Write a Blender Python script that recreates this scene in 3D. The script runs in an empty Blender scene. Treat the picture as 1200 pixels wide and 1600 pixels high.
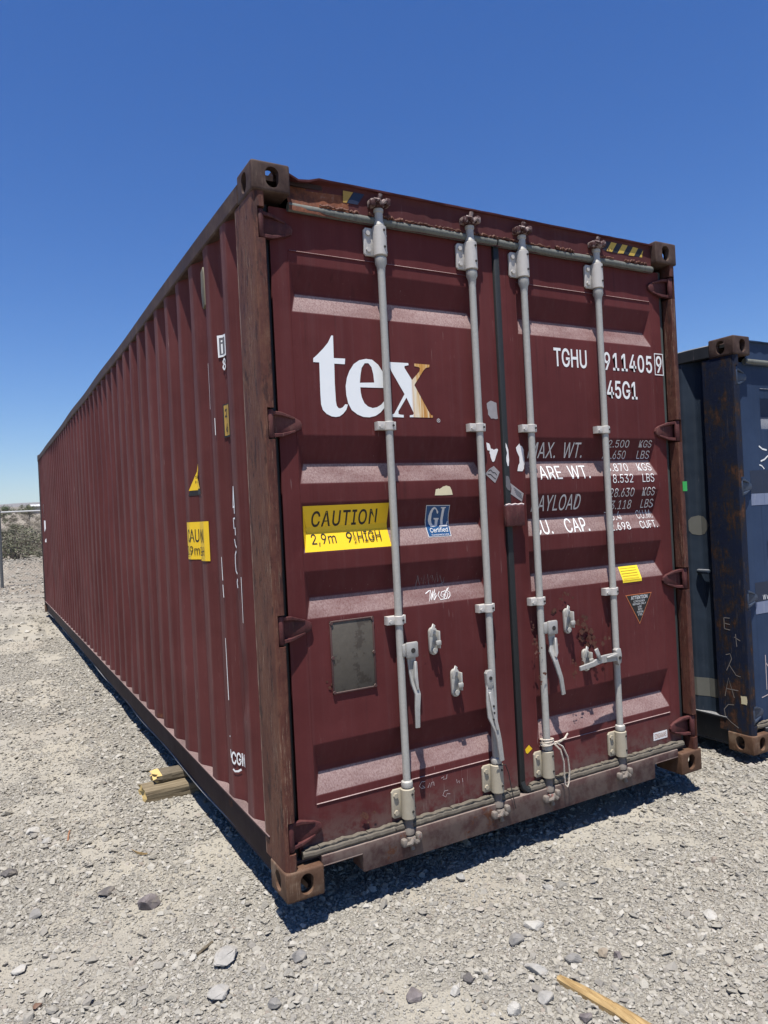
import bpy, bmesh, math, random
import numpy as np
from mathutils import Vector, Matrix
from mathutils.bvhtree import BVHTree

SC = bpy.context.scene
COL = SC.collection
rad = math.radians

# ------------------------------------------------------------------ camera
def make_camera():
    cd = bpy.data.cameras.new('camera')
    cam = bpy.data.objects.new('camera', cd)
    COL.objects.link(cam)
    yaw, pitch, roll = 0.509395, 0.002488, -0.050173
    f = Vector((math.sin(yaw) * math.cos(pitch), math.cos(yaw) * math.cos(pitch), math.sin(pitch)))
    r0 = Vector((math.cos(yaw), -math.sin(yaw), 0))
    u0 = r0.cross(f)
    r = math.cos(roll) * r0 + math.sin(roll) * u0
    u = -math.sin(roll) * r0 + math.cos(roll) * u0
    m = Matrix((r, u, -f)).transposed().to_4x4()
    m.translation = Vector((-0.96993, -2.65495, 1.49312))
    cam.matrix_world = m
    cd.sensor_fit = 'HORIZONTAL'
    cd.sensor_width = 36
    cd.lens = 36 * 1128.695 / 1200
    cd.clip_start = 0.05
    cd.clip_end = 60000
    SC.camera = cam
make_camera()
CAM = Vector((-0.96993, -2.65495, 1.49312))

# ------------------------------------------------------------------ light
TO_SUN = Vector((-0.165, -0.232, 1.0)).normalized()
def make_light():
    w = bpy.data.worlds.new('World')
    SC.world = w
    w.use_nodes = True
    nt = w.node_tree
    bg = nt.nodes['Background']
    sky = nt.nodes.new('ShaderNodeTexSky')
    sky.sky_type = 'NISHITA'
    sky.sun_disc = False
    sky.sun_elevation = math.asin(TO_SUN.z)
    sky.sun_rotation = math.atan2(TO_SUN.x, TO_SUN.y)
    sky.altitude = 0
    sky.air_density = 1.1
    sky.dust_density = 0.0
    sky.ozone_density = 8.0
    hs = nt.nodes.new('ShaderNodeHueSaturation')
    hs.inputs['Saturation'].default_value = 1.22
    hs.inputs['Hue'].default_value = 0.512
    nt.links.new(sky.outputs[0], hs.inputs['Color'])
    nt.links.new(hs.outputs[0], bg.inputs[0])
    bg.inputs[1].default_value = 0.075
    sd = bpy.data.lights.new('sun', 'SUN')
    sd.energy = 4.8
    sd.angle = rad(0.53)
    sd.color = (1.0, 0.96, 0.9)
    s = bpy.data.objects.new('sun', sd)
    COL.objects.link(s)
    s.rotation_euler = (-TO_SUN).to_track_quat('-Z', 'Y').to_euler()
    s.location = (0, 0, 30)
make_light()
SC.view_settings.view_transform = 'Standard'
SC.view_settings.look = 'None'
SC.view_settings.exposure = 0.75
SC.view_settings.gamma = 1.0
SC.view_settings.use_curve_mapping = False
SC.render.engine = 'CYCLES'
SC.cycles.use_denoising = True
SC.cycles.max_bounces = 6
SC.cycles.diffuse_bounces = 3
SC.cycles.glossy_bounces = 3
SC.cycles.transmission_bounces = 2
SC.cycles.volume_bounces = 0
SC.cycles.caustics_reflective = False
SC.cycles.caustics_refractive = False

# ------------------------------------------------------------------ object helpers
def link(name, me, parent=None, mats=(), loc=None):
    o = bpy.data.objects.new(name, me)
    COL.objects.link(o)
    if parent is not None:
        o.parent = parent
    if loc is not None:
        o.location = loc
    if me is not None and mats:
        have = [m for m in me.materials]
        if not have:
            for m in mats:
                me.materials.append(m)
    return o

def empty(name, loc=(0, 0, 0)):
    o = bpy.data.objects.new(name, None)
    COL.objects.link(o)
    o.location = loc
    o.empty_display_size = 0.2
    return o

def tag(o, label=None, cat=None, group=None, kind=None):
    if label: o['label'] = label
    if cat: o['category'] = cat
    if group: o['group'] = group
    if kind: o['kind'] = kind
    return o

class MB:
    """collects shapes, builds one mesh"""
    def __init__(s):
        s.bm = bmesh.new()
    def _mi(s, faces, mi):
        for f in faces:
            f.material_index = mi
    def box(s, x0, x1, y0, y1, z0, z1, bev=0.0, mi=0, seg=2, mat=None):
        vs = [s.bm.verts.new((x, y, z)) for z in (z0, z1) for y in (y0, y1) for x in (x0, x1)]
        idx = [(0, 2, 3, 1), (4, 5, 7, 6), (0, 1, 5, 4), (2, 6, 7, 3), (0, 4, 6, 2), (1, 3, 7, 5)]
        fs = [s.bm.faces.new([vs[i] for i in q]) for q in idx]
        s._mi(fs, mi)
        if mat is not None:
            for v in vs: v.co = mat @ v.co
        if bev > 0:
            es = list({e for f in fs for e in f.edges})
            r = bmesh.ops.bevel(s.bm, geom=es, offset=bev, segments=seg, affect='EDGES', profile=0.5)
            s._mi(r['faces'], mi)
        return vs
    def prism(s, pts, y0, y1, mi=0, bev=0.0, axis='Y'):
        """pts: polygon in (x,z) for axis Y, (x,y) for Z, (y,z) for X"""
        def P(p, t):
            return (p[0], t, p[1]) if axis == 'Y' else (p[0], p[1], t) if axis == 'Z' else (t, p[0], p[1])
        a = [s.bm.verts.new(P(p, y0)) for p in pts]
        b = [s.bm.verts.new(P(p, y1)) for p in pts]
        fs = [s.bm.faces.new(a), s.bm.faces.new(list(reversed(b)))]
        n = len(pts)
        for i in range(n):
            fs.append(s.bm.faces.new([a[i], b[i], b[(i + 1) % n], a[(i + 1) % n]]))
        s._mi(fs, mi)
        bmesh.ops.recalc_face_normals(s.bm, faces=fs)
        if bev > 0:
            es = list({e for f in fs[:2] for e in f.edges})
            r = bmesh.ops.bevel(s.bm, geom=es, offset=bev, segments=2, affect='EDGES', profile=0.5)
            s._mi(r['faces'], mi)
        return fs
    def lathe(s, prof, n=16, c=(0, 0), axis='Z', mi=0):
        """prof: list of (r, t) along axis; c = other two coordinates"""
        rings = []
        for r, t in prof:
            ring = []
            for k in range(n):
                a = 2 * math.pi * k / n
                u, v = c[0] + r * math.cos(a), c[1] + r * math.sin(a)
                co = (u, v, t) if axis == 'Z' else (u, t, v) if axis == 'Y' else (t, u, v)
                ring.append(s.bm.verts.new(co))
            rings.append(ring)
        fs = []
        for a, b in zip(rings, rings[1:]):
            for k in range(n):
                fs.append(s.bm.faces.new([a[k], a[(k + 1) % n], b[(k + 1) % n], b[k]]))
        fs.append(s.bm.faces.new(list(reversed(rings[0]))))
        fs.append(s.bm.faces.new(rings[-1]))
        s._mi(fs, mi)
        bmesh.ops.recalc_face_normals(s.bm, faces=fs)
        return fs
    def tube(s, path, r, n=8, mi=0, rfun=None):
        P = [Vector(p) for p in path]
        rings = []
        prev = None
        for i, p in enumerate(P):
            t = (P[min(i + 1, len(P) - 1)] - P[max(i - 1, 0)]).normalized()
            if prev is None:
                a = t.orthogonal().normalized()
            else:
                a = (prev - t * prev.dot(t))
                a = a.normalized() if a.length > 1e-6 else t.orthogonal().normalized()
            prev = a
            b = t.cross(a)
            rr = rfun(i / (len(P) - 1)) * r if rfun else r
            rings.append([s.bm.verts.new(p + rr * (math.cos(2 * math.pi * k / n) * a + math.sin(2 * math.pi * k / n) * b)) for k in range(n)])
        fs = []
        for a, b in zip(rings, rings[1:]):
            for k in range(n):
                fs.append(s.bm.faces.new([a[k], a[(k + 1) % n], b[(k + 1) % n], b[k]]))
        fs.append(s.bm.faces.new(list(reversed(rings[0]))))
        fs.append(s.bm.faces.new(rings[-1]))
        s._mi(fs, mi)
        bmesh.ops.recalc_face_normals(s.bm, faces=fs)
        return fs
    def strap(s, pts, widths, th, mi=0, bev=0.002):
        """flat bar along pts (x,y,z); width lies in the x-z plane, thickness along y"""
        P = [Vector(p) for p in pts]
        secs = []
        for i, p in enumerate(P):
            t = P[min(i + 1, len(P) - 1)] - P[max(i - 1, 0)]
            nx = Vector((-t.z, 0, t.x))
            nx = nx.normalized() if nx.length > 1e-5 else Vector((1, 0, 0))
            w = widths[i] / 2
            h = th[i] / 2 if isinstance(th, (list, tuple)) else th / 2
            secs.append([s.bm.verts.new(p + nx * a * w + Vector((0, b * h, 0))) for a, b in ((-1, -1), (1, -1), (1, 1), (-1, 1))])
        fs = []
        for a, b in zip(secs, secs[1:]):
            for k in range(4):
                fs.append(s.bm.faces.new([a[k], a[(k + 1) % 4], b[(k + 1) % 4], b[k]]))
        fs.append(s.bm.faces.new(list(reversed(secs[0]))))
        fs.append(s.bm.faces.new(secs[-1]))
        s._mi(fs, mi)
        bmesh.ops.recalc_face_normals(s.bm, faces=fs)
        if bev > 0:
            es = list({e for f in fs for e in f.edges})
            r = bmesh.ops.bevel(s.bm, geom=es, offset=bev, segments=1, affect='EDGES')
            s._mi(r['faces'], mi)
        return fs
    def mesh(s, name, mats, angle=35, smooth=True):
        me = bpy.data.meshes.new(name)
        s.bm.to_mesh(me)
        s.bm.free()
        for m in mats:
            me.materials.append(m)
        if smooth and len(me.polygons):
            me.polygons.foreach_set('use_smooth', [True] * len(me.polygons))
            me.set_sharp_from_angle(angle=rad(angle))
        me.update()
        return me
    def build(s, name, mats, parent=None, angle=35, smooth=True, loc=None):
        if not isinstance(mats, (list, tuple)):
            mats = [mats]
        return link(name, s.mesh(name, mats, angle, smooth), parent, loc=loc)

# ------------------------------------------------------------------ materials
class NT:
    def __init__(s, name):
        s.m = bpy.data.materials.new(name)
        s.m.use_nodes = True
        s.t = s.m.node_tree
        s.b = s.t.nodes['Principled BSDF']
        s.out = s.t.nodes['Material Output']
        tc = s.t.nodes.new('ShaderNodeTexCoord')
        s.obj = tc.outputs['Object']
        s._geo = None
    def geo(s, k):
        if s._geo is None:
            s._geo = s.t.nodes.new('ShaderNodeNewGeometry')
        return s._geo.outputs[k]
    def set(s, node_in, v):
        if hasattr(v, 'is_output'):
            s.t.links.new(v, node_in)
        else:
            node_in.default_value = v
    def math(s, op, a, b=0.0, c=0.0):
        n = s.t.nodes.new('ShaderNodeMath'); n.operation = op
        s.set(n.inputs[0], a); s.set(n.inputs[1], b); s.set(n.inputs[2], c)
        return n.outputs[0]
    def scale(s, vec, sc, off=(0, 0, 0)):
        n = s.t.nodes.new('ShaderNodeMapping')
        s.set(n.inputs['Vector'], vec); n.inputs['Scale'].default_value = sc; n.inputs['Location'].default_value = off
        return n.outputs[0]
    def noise(s, scale, detail=4, rough=0.55, vec=None, sc=None, off=(0, 0, 0), dist=0.0):
        v = vec if vec is not None else s.obj
        if sc is not None: v = s.scale(v, sc, off)
        elif off != (0, 0, 0): v = s.scale(v, (1, 1, 1), off)
        n = s.t.nodes.new('ShaderNodeTexNoise')
        s.t.links.new(v, n.inputs['Vector'])
        n.inputs['Scale'].default_value = scale; n.inputs['Detail'].default_value = detail
        n.inputs['Roughness'].default_value = rough; n.inputs['Distortion'].default_value = dist
        return n.outputs['Fac']
    def voro(s, scale, vec=None, feat='F1', rnd=1.0):
        n = s.t.nodes.new('ShaderNodeTexVoronoi'); n.feature = feat
        s.t.links.new(vec if vec is not None else s.obj, n.inputs['Vector'])
        n.inputs['Scale'].default_value = scale
        n.inputs['Randomness'].default_value = rnd
        return n
    def ramp(s, f, lo, hi, a=0.0, b=1.0):
        n = s.t.nodes.new('ShaderNodeMapRange'); n.interpolation_type = 'SMOOTHSTEP'
        s.set(n.inputs[0], f); n.inputs[1].default_value = lo; n.inputs[2].default_value = hi
        n.inputs[3].default_value = a; n.inputs[4].default_value = b
        return n.outputs[0]
    def cramp(s, f, stops, interp='LINEAR'):
        n = s.t.nodes.new('ShaderNodeValToRGB'); n.color_ramp.interpolation = interp
        e = n.color_ramp.elements
        while len(e) < len(stops): e.new(0.5)
        for i, (p, c) in enumerate(stops):
            e[i].position = p; e[i].color = (*c, 1)
        s.set(n.inputs[0], f)
        return n.outputs[0]
    def mix(s, f, a, b, mode='MIX'):
        n = s.t.nodes.new('ShaderNodeMix'); n.data_type = 'RGBA'; n.blend_type = mode
        s.set(n.inputs[0], f)
        for i, v in ((6, a), (7, b)):
            if hasattr(v, 'is_output'): s.t.links.new(v, n.inputs[i])
            else: n.inputs[i].default_value = (*v, 1)
        return n.outputs[2]
    def sep(s, v):
        n = s.t.nodes.new('ShaderNodeSeparateXYZ'); s.t.links.new(v, n.inputs[0])
        return n.outputs
    def bump(s, h, strength=0.3, dist=0.01, prev=None):
        n = s.t.nodes.new('ShaderNodeBump'); n.inputs['Strength'].default_value = strength
        n.inputs['Distance'].default_value = dist; s.set(n.inputs['Height'], h)
        if prev is not None: s.t.links.new(prev, n.inputs['Normal'])
        return n.outputs[0]
    def done(s, col, rough=0.6, metal=0.0, nrm=None, spec=0.4):
        if hasattr(col, 'is_output'): s.t.links.new(col, s.b.inputs['Base Color'])
        else: s.b.inputs['Base Color'].default_value = (*col, 1)
        s.set(s.b.inputs['Roughness'], rough)
        s.set(s.b.inputs['Metallic'], metal)
        s.b.inputs['Specular IOR Level'].default_value = spec
        if nrm is not None: s.t.links.new(nrm, s.b.inputs['Normal'])
        return s.m

def paint(name, base, dust=(0.46, 0.36, 0.335), dust_amt=0.9, rust=0.5, fade=0.35, scuff=None, dent=0.25, seed=0.0, mud=0.0):
    n = NT(name)
    o = (seed * 3.1, seed * 1.7, seed * 2.3)
    hi = tuple(min(1, c * 1.3 + 0.006) for c in base)
    lo = tuple(c * 0.82 for c in base)
    c = n.mix(n.ramp(n.noise(1.1, 6, 0.65, off=o), 0.2, 0.8), lo, hi)
    # vertical run-off streaks and chalking
    st = n.noise(1.0, 5, 0.65, sc=(42, 42, 0.9), off=o)
    grey = tuple(0.72 * b + 0.28 * (sum(base) / 3 + 0.03) for b in base)
    c = n.mix(n.math('MULTIPLY', n.ramp(st, 0.46, 0.72), fade), c, tuple(g * 1.35 for g in grey))
    c = n.mix(n.math('MULTIPLY', n.ramp(n.noise(1.0, 3, 0.5, sc=(14, 14, 0.5), off=(5, 2, 1)), 0.5, 0.75), 0.35), c, lo)
    if mud > 0:
        pz = n.sep(n.obj)[2]
        mm = n.math('MULTIPLY', n.ramp(pz, 0.36, 0.12), n.ramp(n.noise(14, 6, 0.7), 0.35, 0.6))
        c = n.mix(n.math('MULTIPLY', mm, mud), c, (0.135, 0.098, 0.084))
    run = n.math('MULTIPLY', n.ramp(n.noise(1.0, 4, 0.6, sc=(26, 26, 0.55), off=(o[0] + 7, 3, 2)), 0.60, 0.74), n.ramp(n.noise(2.6, 4, 0.6, off=(o[0], 9, 4)), 0.40, 0.62))
    c = n.mix(n.math('MULTIPLY', run, 0.55), c, tuple(x * 0.42 + 0.004 for x in base))
    chalk = n.math('MULTIPLY', n.ramp(n.noise(1.0, 6, 0.7, sc=(9, 9, 2.2), off=(o[0] + 2, 5, 8)), 0.54, 0.74), n.ramp(n.noise(60, 4, 0.7), 0.36, 0.62))
    c = n.mix(n.math('MULTIPLY', chalk, fade * 0.55), c, tuple(x * 1.7 + 0.03 for x in base))
    # fine light scratches
    sc_ = n.ramp(n.noise(1.0, 2, 0.5, sc=(160, 160, 9), off=o), 0.70, 0.76)
    sm = n.math('MULTIPLY', sc_, n.ramp(n.noise(2.3, 3), 0.45, 0.65))
    c = n.mix(n.math('MULTIPLY', sm, 0.35), c, (0.42, 0.33, 0.31))
    if scuff:
        x = n.sep(n.obj)[0]
        edge = n.ramp(n.math('ABSOLUTE', n.math('SUBTRACT', x, scuff[0])), 0.009, 0.002)
        wear = n.ramp(n.noise(1.0, 6, 0.7, sc=(30, 30, 1.3)), 0.30, 0.68)
        c = n.mix(n.math('MULTIPLY', n.math('MULTIPLY', edge, wear), scuff[1]), c, scuff[2])
        chip = n.ramp(n.noise(1.0, 6, 0.75, sc=(45, 45, 2.2), off=(9, 3, 0)), 0.66, 0.70)
        c = n.mix(n.math('MULTIPLY', n.math('MULTIPLY', edge, chip), 0.8), c, (0.50, 0.36, 0.28))
    rm = n.noise(5.5, 9, 0.72, off=(3 + o[0], 7, 2))
    rmask = n.ramp(rm, 0.74 - 0.10 * rust, 0.78 - 0.10 * rust)
    rcol = n.mix(n.noise(40, 4), (0.055, 0.022, 0.016), (0.17, 0.065, 0.030))
    c = n.mix(n.math('MULTIPLY', rmask, 0.85), c, rcol)
    # settled dust on surfaces that face up
    nz = n.sep(n.geo('Normal'))[2]
    scr = n.ramp(n.noise(1.0, 5, 0.75, sc=(230, 230, 12), off=(1, 4, 0)), 0.32, 0.60, 0.55, 1.0)
    spk = n.ramp(n.noise(130, 4, 0.75), 0.34, 0.56, 0.6, 1.0)
    area = n.ramp(n.noise(1.0, 5, 0.6, sc=(2.2, 2.2, 7), off=(7, 1, 3)), 0.30, 0.62, 0.42, 1.0)
    dn = n.math('MULTIPLY', n.math('MULTIPLY', n.ramp(nz, 0.12, 0.40), scr), n.math('MULTIPLY', spk, area))
    c = n.mix(n.math('MULTIPLY', dn, dust_amt), c, dust)
    b = n.bump(n.noise(2.2, 3), dent, 0.03)
    b = n.bump(n.noise(90, 4, 0.6), 0.10, 0.002, b)
    b = n.bump(rmask, 0.25, 0.002, b)
    ro = n.math('ADD', 0.58, n.math('MULTIPLY', n.noise(12, 5), 0.2))
    ro = n.math('ADD', ro, n.math('MULTIPLY', dn, 0.3))
    return n.done(c, ro, 0.0, b, 0.14)

def worn_steel(name, stops, sc=(55, 55, 1.6), chips=(0.42, 0.32, 0.23), chip_amt=0.6, seed=0.0, edge_y=None):
    n = NT(name)
    f = n.math('ADD', n.math('MULTIPLY', n.noise(1.0, 8, 0.75, sc=sc, off=(seed, seed * 2, 0)), 0.36), n.math('MULTIPLY', n.noise(4.5, 10, 0.76, off=(seed, 0, 0)), 0.64))
    f = n.ramp(f, 0.30, 0.70)
    c = n.cramp(f, stops)
    ch = n.math('MULTIPLY', n.ramp(n.noise(1.0, 6, 0.78, sc=(150, 150, 9), off=(2, seed, 5)), 0.56, 0.66), n.ramp(n.noise(1.0, 4, 0.6, sc=(5, 5, 1.6), off=(seed, 3, 1)), 0.36, 0.62))
    c = n.mix(n.math('MULTIPLY', ch, chip_amt), c, chips)
    if edge_y:
        px = n.math('ABSOLUTE', n.math('SUBTRACT', n.sep(n.obj)[0], 1.219))
        sidef = n.math('MULTIPLY', n.ramp(px, 1.203, 1.211), n.ramp(n.noise(1.0, 5, 0.65, sc=(8, 8, 2.4), off=(3, 1, 7)), 0.28, 0.60))
        c = n.mix(n.math('MULTIPLY', sidef, 0.75), c, n.mix(n.noise(1.0, 7, 0.8, sc=(110, 110, 17)), (0.072, 0.027, 0.019), (0.190, 0.092, 0.056)))
        patch = n.ramp(n.noise(1.0, 8, 0.75, sc=(22, 22, 6), off=(5, 2, 9)), 0.54, 0.60)
        c = n.mix(n.math('MULTIPLY', patch, 0.75), c, (0.030, 0.014, 0.013))
        pale = n.math('MULTIPLY', n.ramp(n.noise(1.0, 7, 0.8, sc=(210, 210, 8), off=(1, 8, 3)), 0.54, 0.62), n.ramp(n.noise(1.0, 3, 0.6, sc=(6, 6, 1.3), off=(4, 4, 1)), 0.46, 0.62))
        c = n.mix(n.math('MULTIPLY', pale, 0.7), c, (0.33, 0.245, 0.17))
        y = n.sep(n.obj)[1]
        em = n.math('MULTIPLY', n.ramp(n.math('ABSOLUTE', n.math('SUBTRACT', y, edge_y)), 0.010, 0.002), n.ramp(n.noise(1.0, 5, 0.7, sc=(9, 9, 5)), 0.38, 0.6))
        c = n.mix(n.math('MULTIPLY', em, 0.75), c, (0.30, 0.215, 0.16))  # pale rear edge: worn paint plus the light it catches, as colour
    pit = n.ramp(n.noise(38, 5, 0.7), 0.60, 0.72)
    c = n.mix(n.math('MULTIPLY', pit, 0.6), c, tuple(x * 0.35 for x in stops[0][1]))
    b = n.bump(n.noise(30, 6, 0.7), 0.35, 0.004)
    b = n.bump(n.noise(1.0, 4, 0.6, sc=(80, 80, 3)), 0.2, 0.003, b)
    return n.done(c, n.math('ADD', 0.55, n.math('MULTIPLY', f, 0.25)), 0.0, b, 0.2)

def simple(name, col, rough=0.6, var=0.18, scale=25, bumpy=0.1, metal=0.0, spec=0.4, streak=None, spots=None):
    n = NT(name)
    c = n.mix(n.noise(scale, 6, 0.65), tuple(x * (1 - var) for x in col), tuple(min(1, x * (1 + var)) for x in col))
    if streak:
        s_ = n.ramp(n.noise(1.0, 5, 0.7, sc=(70, 70, 3)), streak[1], streak[1] + 0.15)
        c = n.mix(n.math('MULTIPLY', s_, streak[2]), c, streak[0])
    if spots:
        s_ = n.ramp(n.noise(spots[2], 7, 0.75, off=(4, 1, 9)), spots[1], spots[1] + 0.05)
        c = n.mix(s_, c, spots[0])
    b = n.bump(n.noise(scale * 3, 5, 0.6), bumpy, 0.003)
    return n.done(c, rough, metal, b, spec)

M = {}
RED = (0.086, 0.0180, 0.0180)
BLUE = (0.022, 0.040, 0.082)
M['red'] = paint('maroon_paint', RED, mud=0.8)
M['red_wall'] = paint('maroon_wall_paint', (0.088, 0.0220, 0.0195), scuff=(0.006, 0.55, (0.165, 0.092, 0.082)), rust=0.3, dent=0.35, dust=(0.30, 0.21, 0.20))
M['red_rail'] = paint('maroon_rail_paint', (0.035, 0.021, 0.021), rust=0.8, dust=(0.28, 0.20, 0.185), dust_amt=0.8)
M['red_sill'] = paint('maroon_sill_paint', (0.072, 0.037, 0.034), rust=1.4, fade=0.35, mud=1.0, dust=(0.25, 0.205, 0.175))
M['red_head'] = paint('maroon_header_paint', (0.072, 0.020, 0.020), rust=1.3)
M['red_dark'] = worn_steel('rusty_maroon_hinge', [(0.0, (0.03, 0.011, 0.011)), (0.5, (0.080, 0.025, 0.025)), (1.0, (0.12, 0.05, 0.043))], sc=(18, 18, 6), chip_amt=0.25)
M['post'] = worn_steel('scraped_rusty_post', [(0.0, (0.040, 0.016, 0.013)), (0.40, (0.078, 0.027, 0.020)), (0.72, (0.102, 0.042, 0.028)), (1.0, (0.150, 0.088, 0.058))], sc=(60, 60, 14), chips=(0.24, 0.17, 0.12), chip_amt=0.55, edge_y=0.228)
M['cast_top'] = worn_steel('dark_rusty_casting', [(0.0, (0.030, 0.017, 0.014)), (0.5, (0.058, 0.034, 0.027)), (1.0, (0.11, 0.078, 0.062))], sc=(14, 14, 8), chip_amt=0.25)
M['cast_low'] = worn_steel('tan_rusty_casting', [(0.0, (0.062, 0.030, 0.018)), (0.5, (0.105, 0.058, 0.036)), (1.0, (0.19, 0.135, 0.092))], sc=(12, 12, 9), chip_amt=0.4)
M['orange'] = worn_steel('orange_rust_patch', [(0.0, (0.035, 0.017, 0.014)), (0.45, (0.10, 0.037, 0.022)), (0.8, (0.20, 0.070, 0.033)), (1.0, (0.27, 0.18, 0.14))], sc=(26, 10, 14), chip_amt=0.2)
M['galv'] = simple('galvanised_rod', (0.385, 0.372, 0.338), 0.55, 0.22, 60, 0.12, 0.15, 0.5, streak=((0.25, 0.24, 0.22), 0.55, 0.6), spots=((0.14, 0.11, 0.09), 0.74, 22))
M['bracket'] = simple('pale_bracket', (0.45, 0.425, 0.395), 0.55, 0.12, 30, 0.15, 0.05, 0.4, spots=((0.22, 0.13, 0.09), 0.68, 26))
M['bracket_low'] = simple('cream_bracket', (0.35, 0.31, 0.235), 0.6, 0.12, 30, 0.15, 0.0, 0.35, spots=((0.22, 0.13, 0.08), 0.66, 24))
M['cam_up'] = simple('rusty_cam', (0.25, 0.19, 0.17), 0.65, 0.35, 30, 0.3, 0.0, 0.35, spots=((0.055, 0.020, 0.018), 0.46, 24))
M['cam_low'] = simple('dusty_cam', (0.175, 0.15, 0.128), 0.7, 0.25, 40, 0.35, 0.0, 0.3, spots=((0.16, 0.07, 0.06), 0.58, 30))
M['handle'] = simple('worn_grey_handle', (0.33, 0.32, 0.30), 0.5, 0.22, 45, 0.25, 0.15, 0.5, streak=((0.16, 0.14, 0.12), 0.56, 0.7), spots=((0.13, 0.08, 0.06), 0.66, 30))
M['hole'] = simple('hole_shade_and_wire', (0.03, 0.026, 0.024), 0.8)  # dark solid discs stand in for the shade inside holes; wire shares it
M['rubber'] = simple('black_rubber', (0.014, 0.016, 0.017), 0.6, 0.3, 30, 0.2, 0, 0.4, streak=((0.06, 0.065, 0.065), 0.6, 0.6))
M['rubber_edge'] = simple('grey_green_rubber', (0.052, 0.062, 0.060), 0.65, 0.3, 20, 0.2, 0, 0.35, streak=((0.11, 0.12, 0.115), 0.55, 0.7))
M['pipe'] = simple('grey_top_gasket', (0.125, 0.128, 0.112), 0.65, 0.3, 14, 0.25, 0, 0.3, streak=((0.06, 0.06, 0.053), 0.5, 0.6))
M['gasket_low'] = simple('weathered_bottom_gasket', (0.118, 0.102, 0.080), 0.8, 0.4, 18, 0.6, 0, 0.25, streak=((0.22, 0.20, 0.155), 0.55, 0.5), spots=((0.03, 0.025, 0.022), 0.60, 30))
M['white'] = simple('white_lettering', (0.76, 0.76, 0.74), 0.55, 0.08, 20, 0.05, spots=((0.20, 0.08, 0.07), 0.71, 55))
M['white_worn'] = simple('worn_white_paint', (0.72, 0.70, 0.68), 0.65, 0.15, 40, 0.1, spots=((0.26, 0.12, 0.11), 0.62, 60))
M['lett_grey'] = simple('grey_and_shaded_lettering', (0.62, 0.60, 0.58), 0.6, 0.15, 40, 0.05, spots=((0.2, 0.07, 0.07), 0.66, 90))  # grey print, also the shaded copy of the white door lettering
M['yellow'] = simple('yellow_sticker', (0.78, 0.50, 0.014), 0.5, 0.06, 15, 0.03, spots=((0.45, 0.27, 0.02), 0.75, 25))
M['yellow_bright'] = simple('bright_yellow_sticker', (0.80, 0.62, 0.03), 0.45, 0.06, 15, 0.03)
M['yellow_old'] = simple('faded_yellow_sticker', (0.36, 0.225, 0.045), 0.6, 0.15, 30, 0.05, spots=((0.2, 0.09, 0.05), 0.66, 40))
M['black'] = simple('black_print', (0.016, 0.014, 0.014), 0.55, 0.2)
M['navy'] = simple('navy_sticker', (0.012, 0.065, 0.17), 0.45, 0.1)
M['beige'] = simple('beige_paper', (0.62, 0.55, 0.36), 0.7, 0.1)
M['silver'] = simple('silver_paper', (0.30, 0.275, 0.275), 0.45, 0.3, 30, 0.1, 0.1, 0.5)
M['orange_line'] = simple('orange_print', (0.55, 0.17, 0.06), 0.55, 0.1)
M['red_print'] = simple('brown_red_print', (0.30, 0.10, 0.03), 0.6)
M['grey_print'] = simple('grey_print', (0.12, 0.115, 0.12), 0.6)
M['ochre'] = simple('ochre_print', (0.40, 0.26, 0.02), 0.6)
M['plate'] = simple('tarnished_plate', (0.088, 0.076, 0.060), 0.62, 0.3, 45, 0.1, 0.1, 0.4, spots=((0.055, 0.044, 0.034), 0.55, 12))
M['chalk'] = simple('chalk_mark', (0.50, 0.42, 0.40), 0.8, 0.2, 90)
M['faint_chalk'] = simple('faint_chalk', (0.20, 0.18, 0.165), 0.8, 0.3, 90)
M['pen'] = simple('grey_scribble', (0.17, 0.15, 0.16), 0.6, 0.2, 60)
M['blue'] = paint('blue_paint', BLUE, dust=(0.28, 0.28, 0.29), rust=0.35, seed=2, fade=0.25)
M['blue_wall'] = paint('blue_wall_paint', (0.020, 0.031, 0.048), dust=(0.3, 0.3, 0.3), rust=0.3, seed=3, scuff=(0.006, 0.3, (0.05, 0.06, 0.075)), dent=0.5)
M['blue_rail'] = paint('blue_rail_paint', (0.022, 0.024, 0.028), dust=(0.3, 0.3, 0.3), rust=0.7, seed=4)
M['blue_post'] = worn_steel('scraped_blue_post', [(0.0, (0.006, 0.011, 0.032)), (0.50, (0.009, 0.013, 0.028)), (0.66, (0.022, 0.016, 0.015)), (0.82, (0.060, 0.026, 0.016)), (1.0, (0.11, 0.062, 0.040))], sc=(34, 34, 7), chips=(0.16, 0.13, 0.11), chip_amt=0.3, seed=4)
M['blue_hinge'] = simple('blue_hinge_paint', (0.030, 0.043, 0.072), 0.5, 0.2)
M['blue_dark'] = simple('dark_blue_panel', (0.012, 0.02, 0.045), 0.5, 0.2)
M['blue_light'] = simple('pale_blue_panel', (0.17, 0.20, 0.29), 0.6, 0.15, 12, streak=((0.5, 0.5, 0.5), 0.55, 0.5))
M['grey_patch'] = simple('grey_patch_paint', (0.12, 0.12, 0.105), 0.7, 0.2, 12)
M['green_tape'] = simple('green_tape', (0.03, 0.33, 0.07), 0.5, 0.1)
M['olive'] = simple('olive_vent', (0.13, 0.11, 0.068), 0.6, 0.2, 25)

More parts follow.
